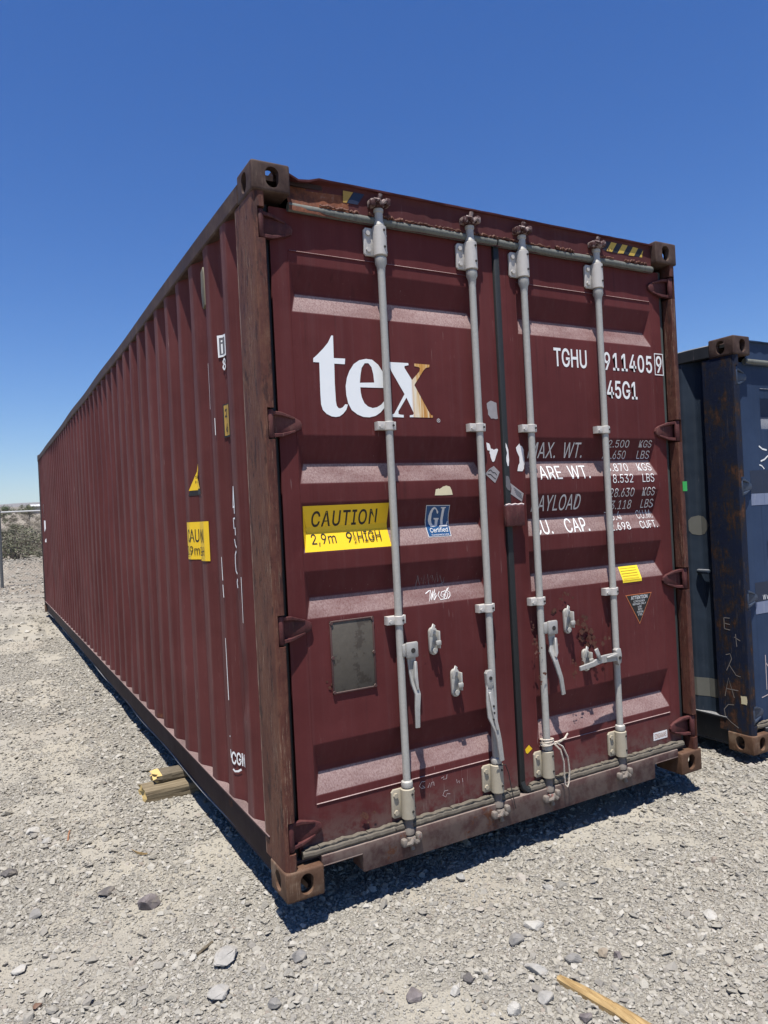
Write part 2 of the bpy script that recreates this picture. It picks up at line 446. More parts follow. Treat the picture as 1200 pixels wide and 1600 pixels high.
def tex_material():
    n = NT('white_logo_paint')
    x, y, z = n.sep(n.obj)
    white = n.mix(n.noise(25, 5), (0.74, 0.76, 0.76), (0.80, 0.81, 0.80))
    st = n.noise(1.0, 5, 0.7, sc=(38, 1, 1.2), off=(0.37, 0, 0))
    stain = n.cramp(n.ramp(st, 0.32, 0.66), [(0.0, (0.74, 0.70, 0.60)), (0.45, (0.68, 0.50, 0.28)), (0.72, (0.52, 0.25, 0.06)), (1.0, (0.30, 0.11, 0.02))])
    up = n.ramp(z, 2.04, 2.15)
    stain = n.mix(n.math('MULTIPLY', up, 0.65), stain, (0.55, 0.28, 0.06))
    c = n.mix(n.ramp(x, 0.712, 0.730), white, stain)
    ch = n.ramp(n.noise(45, 5, 0.7), 0.73, 0.76)
    c = n.mix(ch, c, RED)
    return n.done(c, 0.55, 0, None, 0.35)
M['tex'] = tex_material()

def hazard_material():
    n = NT('hazard_stripes')
    x, y, z = n.sep(n.obj)
    u = n.math('ADD', x, n.math('MULTIPLY', z, -0.75))
    f = n.math('FRACT', n.math('MULTIPLY', u, 1 / 0.082))
    k = n.ramp(f, 0.48, 0.52)
    c = n.mix(k, (0.50, 0.34, 0.06), (0.015, 0.015, 0.022))
    c = n.mix(n.ramp(n.noise(30, 6, 0.7), 0.60, 0.66), c, (0.10, 0.045, 0.035))
    return n.done(c, 0.6, 0, None, 0.35)
M['hazard'] = hazard_material()

def wood_material(name, dark, light, sc):
    n = NT(name)
    g = n.noise(1.0, 7, 0.7, sc=sc)
    c = n.cramp(n.ramp(g, 0.3, 0.7), [(0.0, dark), (1.0, light)])
    crack = n.ramp(n.noise(1.0, 4, 0.6, sc=(sc[0] * 1.5, sc[1] * 1.5, sc[2] * 1.5), off=(3, 3, 3)), 0.64, 0.69)
    c = n.mix(crack, c, tuple(d * 0.35 for d in dark))
    return n.done(c, 0.8, 0, n.bump(g, 0.5, 0.006), 0.25)
M['wood_grey'] = wood_material('weathered_lumber', (0.115, 0.088, 0.054), (0.245, 0.20, 0.13), (4, 70, 70))
M['wood_dark'] = wood_material('dark_weathered_lumber', (0.070, 0.057, 0.040), (0.165, 0.135, 0.092), (4, 70, 70))
M['wood_fresh'] = simple('fresh_split_wood', (0.52, 0.37, 0.14), 0.75, 0.2, 40, 0.5)
M['wood_plank'] = wood_material('split_plank_wood', (0.20, 0.125, 0.05), (0.40, 0.28, 0.13), (60, 5, 60))
M['steel_post'] = simple('grey_galvanised_post', (0.12, 0.123, 0.125), 0.5, 0.15, 20, 0.05, 0.4)
M['rail_bright'] = simple('pale_galvanised_rail', (0.42, 0.42, 0.41), 0.45, 0.1, 20, 0.05, 0.2)

# ------------------------------------------------------------------ terrain function
_rs = np.random.RandomState(7)
_G = [_rs.rand(256, 256) for _ in range(6)]
def vnoise(x, y, k=0):
    g = _G[k]
    xi = np.floor(x).astype(int); yi = np.floor(y).astype(int)
    fx = x - xi; fy = y - yi
    fx = fx * fx * (3 - 2 * fx); fy = fy * fy * (3 - 2 * fy)
    a = g[xi & 255, yi & 255]; b = g[(xi + 1) & 255, yi & 255]
    c = g[xi & 255, (yi + 1) & 255]; d = g[(xi + 1) & 255, (yi + 1) & 255]
    return (a * (1 - fx) + b * fx) * (1 - fy) + (c * (1 - fx) + d * fx) * fy - 0.5

SLOPE = 0.032
def ground_z(x, y):
    x = np.asarray(x, float); y = np.asarray(y, float)
    t = np.maximum(y - 6.0, 0)
    ramp = SLOPE * (t * t / (t + 3.0))
    z = -0.116 + ramp
    near = np.clip(1 - (np.abs(y) - 30) / 60, 0, 1)
    z = z + near * (0.035 * vnoise(x / 1.6 + 11, y / 1.6 + 3, 0) + 0.022 * vnoise(x / 0.45, y / 0.45, 1) + 0.012 * vnoise(x / 0.15, y / 0.15, 2) + 0.007 * vnoise(x / 0.06, y / 0.06, 3))
    # rougher dirt and a low berm toward the fence
    far = np.clip((y - 11) / 4, 0, 1) * near
    z = z + far * (0.12 * vnoise(x / 1.1 + 5, y / 1.1, 4) + 0.05 * vnoise(x / 0.35, y / 0.35, 5))
    berm = np.exp(-((y - 21.5 - 1.2 * vnoise(x / 3.0, y * 0 + 7.3, 2)) / 1.6) ** 2)
    z = z + 0.30 * berm
    z = z + np.clip((np.abs(y) - 60) / 200, 0, 1) * 0.5 * vnoise(x / 60, y / 60, 3)
    # keep the ground just under both containers
    under = np.clip(1 - np.maximum(np.abs(x - 1.22) - 1.25, 0) / 0.25, 0, 1) * np.clip((y + 0.1) / 0.3, 0, 1) * np.clip((12.6 - y) / 0.4, 0, 1)
    lim = -0.10 + 0.012 * np.clip(y, 0, 13) * 0
    z = z * (1 - under) + np.minimum(z, lim) * under
    under2 = np.clip(1 - np.maximum(np.abs(x - 4.32) - 1.25, 0) / 0.2, 0, 1) * np.clip((y - 0.0) / 0.2, 0, 1) * np.clip((6.6 - y) / 0.4, 0, 1)
    z = z - under2 * 0.05
    return z

def fines(x, y):
    """0 = coarse crushed stone, 1 = packed fines"""
    x = np.asarray(x, float); y = np.asarray(y, float)
    m = 0.33 + 0.75 * vnoise(x / 0.95 + 31, y / 0.95 + 7, 1) + 0.6 * vnoise(x / 0.30 + 2, y / 0.30, 2) + 0.5 * vnoise(x / 0.11, y / 0.11 + 9, 3)
    m = m + 0.34 * np.exp(-((x + 0.42 + 0.25 * vnoise(y / 1.4, x * 0 + 2.2, 0)) / 0.14) ** 2) * np.clip(y - 0.4, 0, 1)
    t = np.clip((m - 0.26) / 0.46, 0, 1)
    return t * t * (3 - 2 * t)

def gz(x, y):
    return float(ground_z(np.array([x]), np.array([y]))[0])

def ground_material():
    n = NT('dry_gravel_soil')
    pos = n.geo('Position')
    at = n.t.nodes.new('ShaderNodeAttribute'); at.attribute_name = 'fines'
    fin = at.outputs['Fac']
    fin = n.ramp(n.math('ADD', fin, n.math('MULTIPLY', n.math('SUBTRACT', n.noise(38, 5, 0.7, vec=pos), 0.5), 0.9)), 0.15, 0.85)
    coarse = n.mix(n.ramp(n.noise(1.4, 4, 0.6, vec=pos), 0.35, 0.65), (0.262, 0.247, 0.213), (0.296, 0.276, 0.232))
    soft = n.mix(n.ramp(n.noise(2.1, 5, 0.65, vec=pos, off=(4, 1, 0)), 0.36, 0.66), (0.328, 0.301, 0.246), (0.303, 0.283, 0.240))
    c = n.mix(fin, coarse, soft)
    grain = n.noise(170, 7, 0.8, vec=pos)
    gr = n.cramp(grain, [(0.28, (0.55, 0.54, 0.52)), (0.5, (1.0, 1.0, 1.0)), (0.72, (1.5, 1.48, 1.44))])
    c = n.mix(n.math('SUBTRACT', 1.0, n.math('MULTIPLY', fin, 0.25)), c, n.mix(1.0, c, gr, 'MULTIPLY'))
    v = n.voro(95, pos)
    gap_shade = n.math('MULTIPLY', n.ramp(v.outputs['Distance'], 0.34, 0.66), n.math('SUBTRACT', 0.62, n.math('MULTIPLY', fin, 0.5)))
    c = n.mix(gap_shade, c, (0.15, 0.138, 0.118))  # shade between the grains put into the colour
    c = n.mix(n.math('MULTIPLY', n.ramp(n.noise(0.6, 5, 0.6, vec=pos, off=(8, 1, 0)), 0.5, 0.7), 0.35), c, (0.25, 0.215, 0.175))
    hgt = n.math('MULTIPLY', v.outputs['Distance'], n.math('SUBTRACT', n.math('MULTIPLY', fin, 0.8), 1.0))
    b = n.bump(hgt, 0.6, 0.009)
    b = n.bump(n.noise(48, 6, 0.7, vec=pos), 0.6, 0.012, b)
    b = n.bump(grain, 0.5, 0.004, b)
    # beyond the yard: brown desert soil
    y = n.sep(pos)[1]
    c = n.mix(n.math('MULTIPLY', n.ramp(y, 10, 17), n.ramp(n.noise(1.3, 6, 0.7, vec=pos), 0.3, 0.62, 0.25, 0.8)), c, (0.215, 0.178, 0.138))
    c = n.mix(n.ramp(y, 60, 400), c, (0.17, 0.15, 0.12))
    return n.done(c, 0.95, 0, b, 0.15)
M['ground'] = ground_material()

def build_ground():
    def axis(a, b, step, lo, hi, n_out):
        mid = np.arange(a, b + 1e-6, step)
        k = np.linspace(0, 1, n_out + 1)[1:]
        up = b + (hi - b) * (np.expm1(k * 7.5) / np.expm1(7.5))
        dn = a + (lo - a) * (np.expm1(k * 7.5) / np.expm1(7.5))
        return np.concatenate([dn[::-1], mid, up])
    xs = axis(-4.5, 6.5, 0.035, -5200, 7400, 60)
    ys = axis(-3.4, 9.0, 0.035, -1500, 9400, 110)
    X, Y = np.meshgrid(xs, ys)
    Z = ground_z(X, Y)
    nx, ny = len(xs), len(ys)
    co = np.stack([X, Y, Z], -1).reshape(-1, 3)
    i = np.arange((nx - 1) * (ny - 1))
    r, c = i // (nx - 1), i % (nx - 1)
    v0 = r * nx + c
    q = np.stack([v0, v0 + 1, v0 + nx + 1, v0 + nx], 1).astype(np.int32)
    me = bpy.data.meshes.new('ground')
    me.vertices.add(len(co)); me.vertices.foreach_set('co', co.ravel())
    me.loops.add(q.size); me.loops.foreach_set('vertex_index', q.ravel())
    me.polygons.add(len(q)); me.polygons.foreach_set('loop_start', np.arange(0, q.size, 4, dtype=np.int32))
    me.polygons.foreach_set('use_smooth', np.ones(len(q), bool))
    me.update(calc_edges=True)
    fa = me.attributes.new('fines', 'FLOAT', 'POINT'); fa.data.foreach_set('value', fines(co[:, 0], co[:, 1]).astype(np.float32))
    me.materials.append(M['ground'])
    o = link('ground', me)
    tag(o, 'pale grey and tan gravel yard rising into desert', kind='structure')
build_ground()

# ------------------------------------------------------------------ surface profiles of a container
YD = 0.06           # door face
DG = 0.036          # depth of door grooves
DW = 0.036          # depth of wall corrugation
XW = 0.006          # outermost face of the wall
class Spec: pass

def door_depth(sp, z):
    for a, b in sp.grooves:
        if b < z < a:
            if z > a - 0.1: return DG * (a - z) / 0.1
            if z > b + 0.085: return DG
            return DG * (z - b) / 0.085
    return 0.0
def door_breaks(sp):
    r = []
    for a, b in sp.grooves:
        r += [a, a - 0.1, b + 0.085, b]
    return r
def wall_depth(Y):
    u = (Y - 0.39) % 0.28
    if u < 0.07: return 0.0
    if u < 0.14: return DW * (u - 0.07) / 0.07
    if u < 0.21: return DW
    return DW * (0.28 - u) / 0.07
def wall_breaks(y0, y1):
    r = []
    k = math.floor((y0 - 0.39) / 0.28) - 1
    while 0.39 + 0.28 * k < y1 + 0.3:
        for d in (0, 0.07, 0.14, 0.21):
            y = 0.39 + 0.28 * k + d
            if y0 < y < y1: r.append(y)
        k += 1
    return r

# ------------------------------------------------------------------ flat lettering helpers (2D bmesh in x-z)
def poly2d(loops):
    """filled 2D outline with holes -> bmesh"""
    cu = bpy.data.curves.new('tmp', 'CURVE'); cu.dimensions = '2D'; cu.fill_mode = 'BOTH'
    for lp in loops:
        s = cu.splines.new('POLY'); s.points.add(len(lp) - 1); s.use_cyclic_u = True
        for p, c in zip(s.points, lp): p.co = (c[0], c[1], 0, 1)
    return curve2bm(cu)
def curve2bm(cu):
    ob = bpy.data.objects.new('tmp', cu)
    me = ob.to_mesh()
    bm = bmesh.new(); bm.from_mesh(me)
    ob.to_mesh_clear(); bpy.data.objects.remove(ob); bpy.data.curves.remove(cu)
    bmesh.ops.remove_doubles(bm, verts=bm.verts, dist=1e-6)
    # one-sided
    return bm
def grotesk():
    import os
    for d in (bpy.utils.system_resource('DATAFILES', path='fonts'),):
        p = os.path.join(d or '', 'Inter.woff2')
        if os.path.exists(p):
            try:
                return bpy.data.fonts.load(p)
            except Exception:
                pass
    return None
FONT = grotesk()
def text2d(body, x0, x1, z0, z1, bold=0.0, shear=0.0, spacing=1.0, align=None):
    cu = bpy.data.curves.new('tmp', 'FONT'); cu.body = body; cu.size = 1.0
    if FONT: cu.font = FONT
    cu.resolution_u = 3; cu.offset = bold; cu.shear = shear; cu.space_character = spacing
    bm = curve2bm(cu)
    xs = [v.co.x for v in bm.verts]; ys = [v.co.y for v in bm.verts]
    a, b, c, d = min(xs), max(xs), min(ys), max(ys)
    for v in bm.verts:
        v.co.x = x0 + (v.co.x - a) / (b - a) * (x1 - x0)
        v.co.y = z0 + (v.co.y - c) / (d - c) * (z1 - z0)
    return bm
def stroke2d(lines, w):
    bm = bmesh.new()
    for ln in lines:
        P = [Vector((p[0], p[1])) for p in ln]
        prev = None
        for i, p in enumerate(P):
            t = P[min(i + 1, len(P) - 1)] - P[max(i - 1, 0)]
            n = Vector((-t.y, t.x)).normalized() * w / 2
            a = bm.verts.new((p.x + n.x, p.y + n.y, 0)); b = bm.verts.new((p.x - n.x, p.y - n.y, 0))
            if prev: bm.faces.new([prev[0], prev[1], b, a])
            prev = (a, b)
    return bm
def rect2d(x0, x1, z0, z1):
    return poly2d([[(x0, z0), (x1, z0), (x1, z1), (x0, z1)]])

def decal(name, layers, parent, surf, breaks_z=(), breaks_x=()):
    """layers: list of (bmesh2d, material); laid on the surface surf(x,z)->Vector(point) with each layer 0.6 mm prouder"""
    out = bmesh.new()
    mats = []
    for li, (bm, mat) in enumerate(layers):
        if mat not in mats: mats.append(mat)
        mi = mats.index(mat)
        for zb in breaks_z:
            g = list(bm.verts) + list(bm.edges) + list(bm.faces)
            bmesh.ops.bisect_plane(bm, geom=g, plane_co=(0, zb, 0), plane_no=(0, 1, 0), dist=1e-6)
        for xb in breaks_x:
            g = list(bm.verts) + list(bm.edges) + list(bm.faces)
            bmesh.ops.bisect_plane(bm, geom=g, plane_co=(xb, 0, 0), plane_no=(1, 0, 0), dist=1e-6)
        mp = {}
        for v in bm.verts:
            mp[v] = out.verts.new(surf(v.co.x, v.co.y, 0.0012 + 0.0007 * li))
        for f in bm.faces:
            try:
                nf = out.faces.new([mp[v] for v in f.verts]); nf.material_index = mi
            except ValueError:
                pass
        bm.free()
    me = bpy.data.meshes.new(name)
    out.to_mesh(me); out.free()
    for m in mats: me.materials.append(m)
    return link(name, me, parent)

# ------------------------------------------------------------------ corner casting
def casting_mesh():
    # near-left-bottom casting: x 0..0.162, y 0..0.178, z 0..0.118
    def ob(bm):
        me = bpy.data.meshes.new('tmp'); bm.to_mesh(me); bm.free()
        o = bpy.data.objects.new('tmp', me); COL.objects.link(o); return o
    m = MB(); m.box(0, 0.162, 0, 0.178, 0, 0.118, 0.009, seg=3); a = ob(m.bm)
    m = MB(); m.box(0.028, 0.134, 0.028, 0.150, 0.026, 0.092, 0.008, seg=2); cav = ob(m.bm)
    def oval(w, h, n=10):
        pts = []
        r = min(w, h) / 2; dx = w / 2 - r; dz = h / 2 - r
        for cx, cz, a0 in ((dx, dz, 0), (-dx, dz, 90), (-dx, -dz, 180), (dx, -dz, 270)):
            for k in range(n + 1):
                t = rad(a0 + 90 * k / n)
                p = (cx + r * math.cos(t), cz + r * math.sin(t))
                if not pts or (abs(p[0] - pts[-1][0]) + abs(p[1] - pts[-1][1])) > 1e-5: pts.append(p)
        if abs(pts[0][0] - pts[-1][0]) + abs(pts[0][1] - pts[-1][1]) < 1e-5: pts.pop()
        return pts
    m = MB(); m.prism([(0.086 + p[0], 0.060 + p[1]) for p in oval(0.056, 0.082)], -0.05, 0.08); h1 = ob(m.bm)
    m = MB(); m.prism([(0.092 + p[0], 0.060 + p[1]) for p in oval(0.060, 0.082)], -0.05, 0.08, axis='X'); h2 = ob(m.bm)
    m = MB(); m.prism([(0.083 + p[0], 0.092 + p[1]) for p in oval(0.062, 0.110)], -0.05, 0.06, axis='Z'); h3 = ob(m.bm)
    for t in (cav, h1, h2, h3):
        md = a.modifiers.new('b', 'BOOLEAN'); md.operation = 'DIFFERENCE'; md.object = t; md.solver = 'EXACT'
    dg = bpy.context.evaluated_depsgraph_get(); dg.update()
    me = bpy.data.meshes.new_from_object(a.evaluated_get(dg))
    me.name = 'corner_casting'
    for t in (a, cav, h1, h2, h3): bpy.data.objects.remove(t)
    me.materials.clear()
    me.polygons.foreach_set('use_smooth', [True] * len(me.polygons))
    me.set_sharp_from_angle(angle=rad(40))
    return me
CAST = casting_mesh()
def cast_variant(fx, fy, fz, W, L, H, mat):
    me = CAST.copy()
    n = len(me.vertices)
    co = np.empty(n * 3); me.vertices.foreach_get('co', co); co = co.reshape(-1, 3)
    if fx: co[:, 0] = W - co[:, 0]
    if fy: co[:, 1] = L - co[:, 1]
    if fz: co[:, 2] = H - co[:, 2]
    me.vertices.foreach_set('co', co.ravel())
    if (fx + fy + fz) % 2: me.flip_normals()
    me.materials.append(mat)
    me.update()
    return me

# ------------------------------------------------------------------ container builder
def soften(bm, ang=15, off=0.007):
    bmesh.ops.remove_doubles(bm, verts=bm.verts, dist=1e-5)
    bmesh.ops.recalc_face_normals(bm, faces=bm.faces)
    es = [e for e in bm.edges if len(e.link_faces) == 2 and e.calc_face_angle(0) > rad(ang)]
    bmesh.ops.bevel(bm, geom=es, offset=off, segments=2, affect='EDGES', profile=0.5, clamp_overlap=True)

def build_container(loc, L, H, m, sp):
    W = 2.438
    root = empty('shipping_container', loc)
    # castings
    for fx in (0, 1):
        for fy in (0, 1):
            for fz in (0, 1):
                link('corner_casting', cast_variant(fx, fy, fz, W, L, H, m['cast_top'] if fz else m['cast_low']), root)
    zt = H - 0.118
    hz = sp.hinges
    NH = 0.062          # half height of the hinge notch
    # front posts, notched where the hinge knuckles sit
    posts = []
    for side in (0, 1):
        mb = MB()
        full = [(0.0045, 0.232), (0.0045, 0.034), (0.008, 0.018), (0.018, 0.009), (0.030, 0.006), (0.046, 0.006), (0.051, 0.011), (0.051, 0.066), (0.036, 0.066), (0.036, 0.232)]
        cut = [(0.0045, 0.232), (0.0045, 0.034), (0.008, 0.018), (0.018, 0.009), (0.021, 0.0085), (0.021, 0.066), (0.018, 0.232)]
        zs = [0.1185]
        for h in sorted(hz): zs += [h - NH, h + NH]
        zs.append(zt - 0.0005)
        for i in range(len(zs) - 1):
            prof = full if i % 2 == 0 else cut
            pts = [(W - p[0], p[1]) if side else p for p in prof]
            mb.prism(pts, zs[i], zs[i + 1], axis='Z')
        posts.append(mb.build('corner_post', m['post'], root, angle=30))
        mb = MB()   # rear post
        x0, x1 = (W - 0.19, W - 0.005) if side else (0.005, 0.19)
        mb.box(x0, x1, L - 0.16, L - 0.006, 0.1185, zt - 0.0005, 0.01)
        mb.build('corner_post', m['rail'], root)
    # corrugated side walls
    walls = []
    for side in (0, 1):
        pr = [(0.226, XW + wall_depth(0.226))]
        for y in wall_breaks(0.227, L - 0.165): pr.append((y, XW + wall_depth(y)))
        pr.append((L - 0.165, XW + wall_depth(L - 0.165)))
        zl = [0.204 + (H - 0.105 - 0.204) * q / (44 if (side == 0 and sp.dented) else 7) for q in range((44 if (side == 0 and sp.dented) else 7) + 1)]
        bm = bmesh.new()
        rows = []
        rnd = random.Random(5 + side)
        dents = [(rnd.uniform(3.0, L - 0.8), rnd.uniform(0.35, 1.15), rnd.uniform(0.05, 0.16), rnd.uniform(0.08, 0.3), rnd.uniform(0.004, 0.014) * rnd.choice((1, 1, -0.5))) for _ in range(34)]
        dents += [(0.44, 0.82, 0.06, 0.09, 0.010), (0.43, 0.62, 0.06, 0.07, -0.006), (0.47, 0.70, 0.05, 0.05, 0.012), (1.6, 1.2, 0.25, 0.4, 0.008), (4.2, 1.9, 0.5, 0.4, 0.010)]
        def dent(y, z):
            t = 0.0
            if side == 0 and sp.dented:
                for dy, dz, sy, sz, a in dents:
                    u = ((y - dy) / sy) ** 2 + ((z - dz) / sz) ** 2
                    if u < 8: t += a * math.exp(-u)
                t += 0.004 * math.sin(y * 1.7 + 1.1 * math.sin(z * 1.3))
                t *= min(1, (z - 0.204) / 0.1) * min(1, (H - 0.105 - z) / 0.1)
            return t
        for z in zl:
            rows.append([bm.verts.new((W - x if side else x + dent(y, z), y, z)) for y, x in pr])
        for a, b in zip(rows, rows[1:]):
            for i in range(len(pr) - 1):
                f = [a[i], b[i], b[i + 1], a[i + 1]]
                bm.faces.new(f if side else f)
        bmesh.ops.recalc_face_normals(bm, faces=bm.faces)
        es = [e for e in bm.edges if len(e.link_faces) == 2 and e.calc_face_angle(0) > rad(15)]
        bmesh.ops.bevel(bm, geom=es, offset=0.009, segments=2, affect='EDGES', profile=0.5)
        mb = MB(); mb.bm.free(); mb.bm = bm
        w = mb.build('side_wall', m['wall'], root, angle=25)
        walls.append(w)
    # rails
    for side in (0, 1):
        mb = MB()
        X = lambda a, b: (W - b, W - a) if side else (a, b)
        x0, x1 = X(0.0, 0.062)
        nseg = 40 if side == 0 else 2
        rings = []
        for q in range(nseg + 1):
            y = 0.1785 + (L - 0.357) * q / nseg
            wv = (0.0035 * math.sin(y * 1.3) + 0.0025 * math.sin(y * 3.1 + 1)) * min(1, q, nseg - q)
            wx = 0.003 * math.sin(y * 2.3 + 2) * min(1, q, nseg - q)
            c_ = 0.006
            prof_ = [(x0 + c_, H - 0.108), (x1 - c_, H - 0.108), (x1, H - 0.102), (x1, H - 0.032), (x1 - c_, H - 0.026), (x0 + c_, H - 0.026), (x0, H - 0.032), (x0, H - 0.102)]
            rings.append([mb.bm.verts.new((px + wx, y, pz + wv)) for px, pz in prof_])
        for ra_, rb_ in zip(rings, rings[1:]):
            for k in range(8): mb.bm.faces.new([ra_[k], ra_[(k + 1) % 8], rb_[(k + 1) % 8], rb_[k]])
        mb.bm.faces.new(rings[0]); mb.bm.faces.new(rings[-1][::-1])
        bmesh.ops.recalc_face_normals(mb.bm, faces=mb.bm.faces)
        mb.build('top_rail', m['toprail'], root)
        mb = MB()
        def B(a, b, z0, z1, bev=0.003):
            x0, x1 = X(a, b); mb.box(x0, x1, 0.1785, L - 0.1785, z0, z1, bev)
        B(0.0, 0.060, 0.190, 0.203)            # top flange
        B(0.034, 0.042, 0.028, 0.190)          # web
        B(0.0345, 0.050, 0.016, 0.027)         # bottom flange
        # wavy bent lip of the lower flange; its dark blue paint puts in recess shade
        pts = []
        for i in range(160):
            y = 0.2 + (L - 0.4) * i / 159
            pts.append(((W - 0.034 if side else 0.034) + (0.004 * math.sin(y * 2.1) + 0.004 * math.sin(y * 3.3)) * (-1 if side else 1), y, 0.026 + 0.006 * math.sin(y * 3.7)))
        mb.tube(pts, 0.005, 5, mi=1)
        mb.build('bottom_rail', [m['rail'], M['blue_rail']], root)
    # roof, floor, rear wall
    mb = MB(); mb.box(0.063, W - 0.063, 0.055, L - 0.01, H - 0.05, H - 0.03); mb.build('roof', m['rail'], root)
    mb = MB(); mb.box(0.045, W - 0.045, 0.11, L - 0.02, 0.13, 0.165)
    y = 0.5
    while y < L - 0.3:
        mb.box(0.045, W - 0.045, y, y + 0.05, 0.03, 0.13); y += 0.32
    mb.build('underframe', m['rail'], root)
    mb = MB(); mb.box(0.19, W - 0.19, L - 0.06, L - 0.012, 0.12, H - 0.04); mb.build('rear_wall', m['wall'], root)
    # header over the doors, with a bent lip
    mb = MB()
    nseg = 46
    xa, xb = 0.1625, W - 0.1625
    prof = [(0.038, H - 0.165), (0.038, H - 0.150), (0.038, H - 0.060), (0.038, H - 0.030), (0.036, H - 0.0245), (0.024, H - 0.023), (0.0225, H - 0.016), (0.075, H - 0.014)]
    rows = []
    rr = random.Random(3)
    for i in range(nseg + 1):
        t = i / nseg; x = xa + (xb - xa) * t
        k = max(0.0, 1 - (x - xa) / 0.34) if sp.dented else 0.0
        k = k * k * (3 - 2 * k)
        row = []
        for j, (y, z) in enumerate(prof):
            w = rr.uniform(-1, 1) * 0.0016
            dz = -0.022 * math.sin(min(1, (x - xa) / 0.12) * math.pi) * (1 if x < xa + 0.12 and j >= 4 and sp.dented else 0)
            dy = 0.0
            if j in (2, 3): dy = k * 0.030
            if j in (0, 1): dy = -k * 0.012
            row.append(mb.bm.verts.new((x, y + dy + w, z + dz + w)))
        rows.append(row)
    for a, b in zip(rows, rows[1:]):
        for j in range(len(prof) - 1):
            f = mb.bm.faces.new([a[j], b[j], b[j + 1], a[j + 1]])
            if sp.dented:
                cx = f.calc_center_median()
                if cx.x < 0.16 + 0.30 - (0.5 if j > 2 else 0.0) - max(0, (cx.z - (H - 0.12))) * 2.6: f.material_index = 1
    bmesh.ops.recalc_face_normals(mb.bm, faces=mb.bm.faces)
    header = mb.build('header', [m['head'], m['orange']], root, angle=30)
    # sill with the two cut-outs
    mb = MB()
    mb.prism([(0.1635, 0.097), (0.345, 0.097), (0.350, 0.022), (W - 0.350, 0.022), (W - 0.345, 0.097), (W - 0.1635, 0.097), (W - 0.1635, 0.138), (0.1635, 0.138)], 0.022, 0.13, bev=0.003)
    mb.box(0.165, 0.345, 0.0205, 0.030, 0.0955, 0.101, 0.002)
    mb.box(W - 0.345, W - 0.165, 0.0205, 0.030, 0.0955, 0.101, 0.002)
    mb.box(0.052, W - 0.052, 0.060, 0.128, 0.119, 0.129)
    sill = mb.build('sill', m['sill'], root)
    # ---- doors
    doors = []
    gz_ = sp.grooves
    zb, zt_ = 0.150, H - 0.150
    for side in (0, 1):
        X0, X1 = (0.086, 1.2005) if side == 0 else (1.2375, W - 0.086)
        xl, xr = (0.165 + sp.inset, 1.092) if side == 0 else (1.338, 2.272 - sp.inset)
        bm = bmesh.new()
        zs = sorted({zb, zt_, *door_breaks(sp)})
        e = 0.030
        def V(x, y, z): return bm.verts.new((x, y, z))
        for z0, z1 in zip(zs, zs[1:]):
            d0 = door_depth(sp, z0 + 1e-6) if z0 + 1e-6 < z1 else 0
            d0, d1 = door_depth(sp, z0), door_depth(sp, z1)
            d0 = DG if abs(d0 - DG) < 1e-4 else d0
            d1 = DG if abs(d1 - DG) < 1e-4 else d1
            for a, b in ((X0, xl), (xr, X1)):
                bm.faces.new([V(a, YD, z0), V(b, YD, z0), V(b, YD, z1), V(a, YD, z1)])
            la, lb = xl + e * d0 / DG, xl + e * d1 / DG
            ra, rb = xr - e * d0 / DG, xr - e * d1 / DG
            bm.faces.new([V(la, YD + d0, z0), V(ra, YD + d0, z0), V(rb, YD + d1, z1), V(lb, YD + d1, z1)])
            for s_, xx, ia, ib in ((0, xl, la, lb), (1, xr, ra, rb)):
                pts = [(xx, YD, z0), (ia, YD + d0, z0), (ib, YD + d1, z1), (xx, YD, z1)]
                q = []
                for p in pts:
                    if all((Vector(p) - Vector(o)).length > 1e-5 for o in q): q.append(p)
                if len(q) >= 3: bm.faces.new([V(*p) for p in (q if s_ == 0 else q[::-1])])
        # returns round the edge
        for a, b in (((X0, zb), (X0, zt_)), ((X0, zt_), (X1, zt_)), ((X1, zt_), (X1, zb)), ((X1, zb), (X0, zb))):
            bm.faces.new([V(a[0], YD, a[1]), V(b[0], YD, b[1]), V(b[0], YD + 0.055, b[1]), V(a[0], YD + 0.055, a[1])])
        soften(bm, 12, 0.006)
        # seams: panel against frame
        mb = MB(); mb.bm.free(); mb.bm = bm
        for z in sp.seams:
            mb.tube([(xl + 0.002, YD - 0.0005, z), (xr - 0.002, YD - 0.0005, z)], 0.0035, 6)
        for x in (xl - 0.004, xr + 0.004):
            mb.tube([(x, YD + 0.0005, sp.seams[0]), (x, YD + 0.0005, sp.seams[1])], 0.0022, 5)
        d = mb.build('door', m['door'], root, angle=30)
        doors.append(d)
        # hinges
        for h in hz:
            mb = MB()
            s = 1 if side == 0 else -1
            fx = (lambda x: x) if side == 0 else (lambda x: W - x)
            rr = random.Random(int(h * 100) + side)
            mb.lathe([(0.0125, h - 0.056), (0.0145, h - 0.053), (0.0145, h + 0.053), (0.0125, h + 0.056)], 14, (fx(0.036), 0.026))
            pts = [(0.040, h - 0.046), (0.090, h - 0.046), (0.150, h - 0.030), (0.176, h - 0.016), (0.182, h), (0.176, h + 0.016), (0.150, h + 0.030), (0.090, h + 0.046), (0.040, h + 0.046)]
            mb.prism([(fx(x), z) for x, z in pts], 0.045, YD + 0.002, bev=0.004)
            # raised rims along both edges of the blade
            for sg in (-1, 1):
                mb.strap([(fx(0.036), 0.034, h + sg * 0.046), (fx(0.090), 0.040, h + sg * 0.042), (fx(0.150), 0.046, h + sg * 0.025)], [0.016, 0.014, 0.008], [0.024, 0.016, 0.008])
            mb.build('hinge', m['hinge'], d)
        # side gasket strip between post and door
        mb = MB()
        x0, x1 = (0.053, 0.0855) if side == 0 else (W - 0.0855, W - 0.053)
        mb.box(x0, x1, 0.070, 0.110, 0.14, H - 0.14, 0.006)
        mb.build('edge_gasket', M['rubber'] if side == 0 else M['rubber_edge'], d)
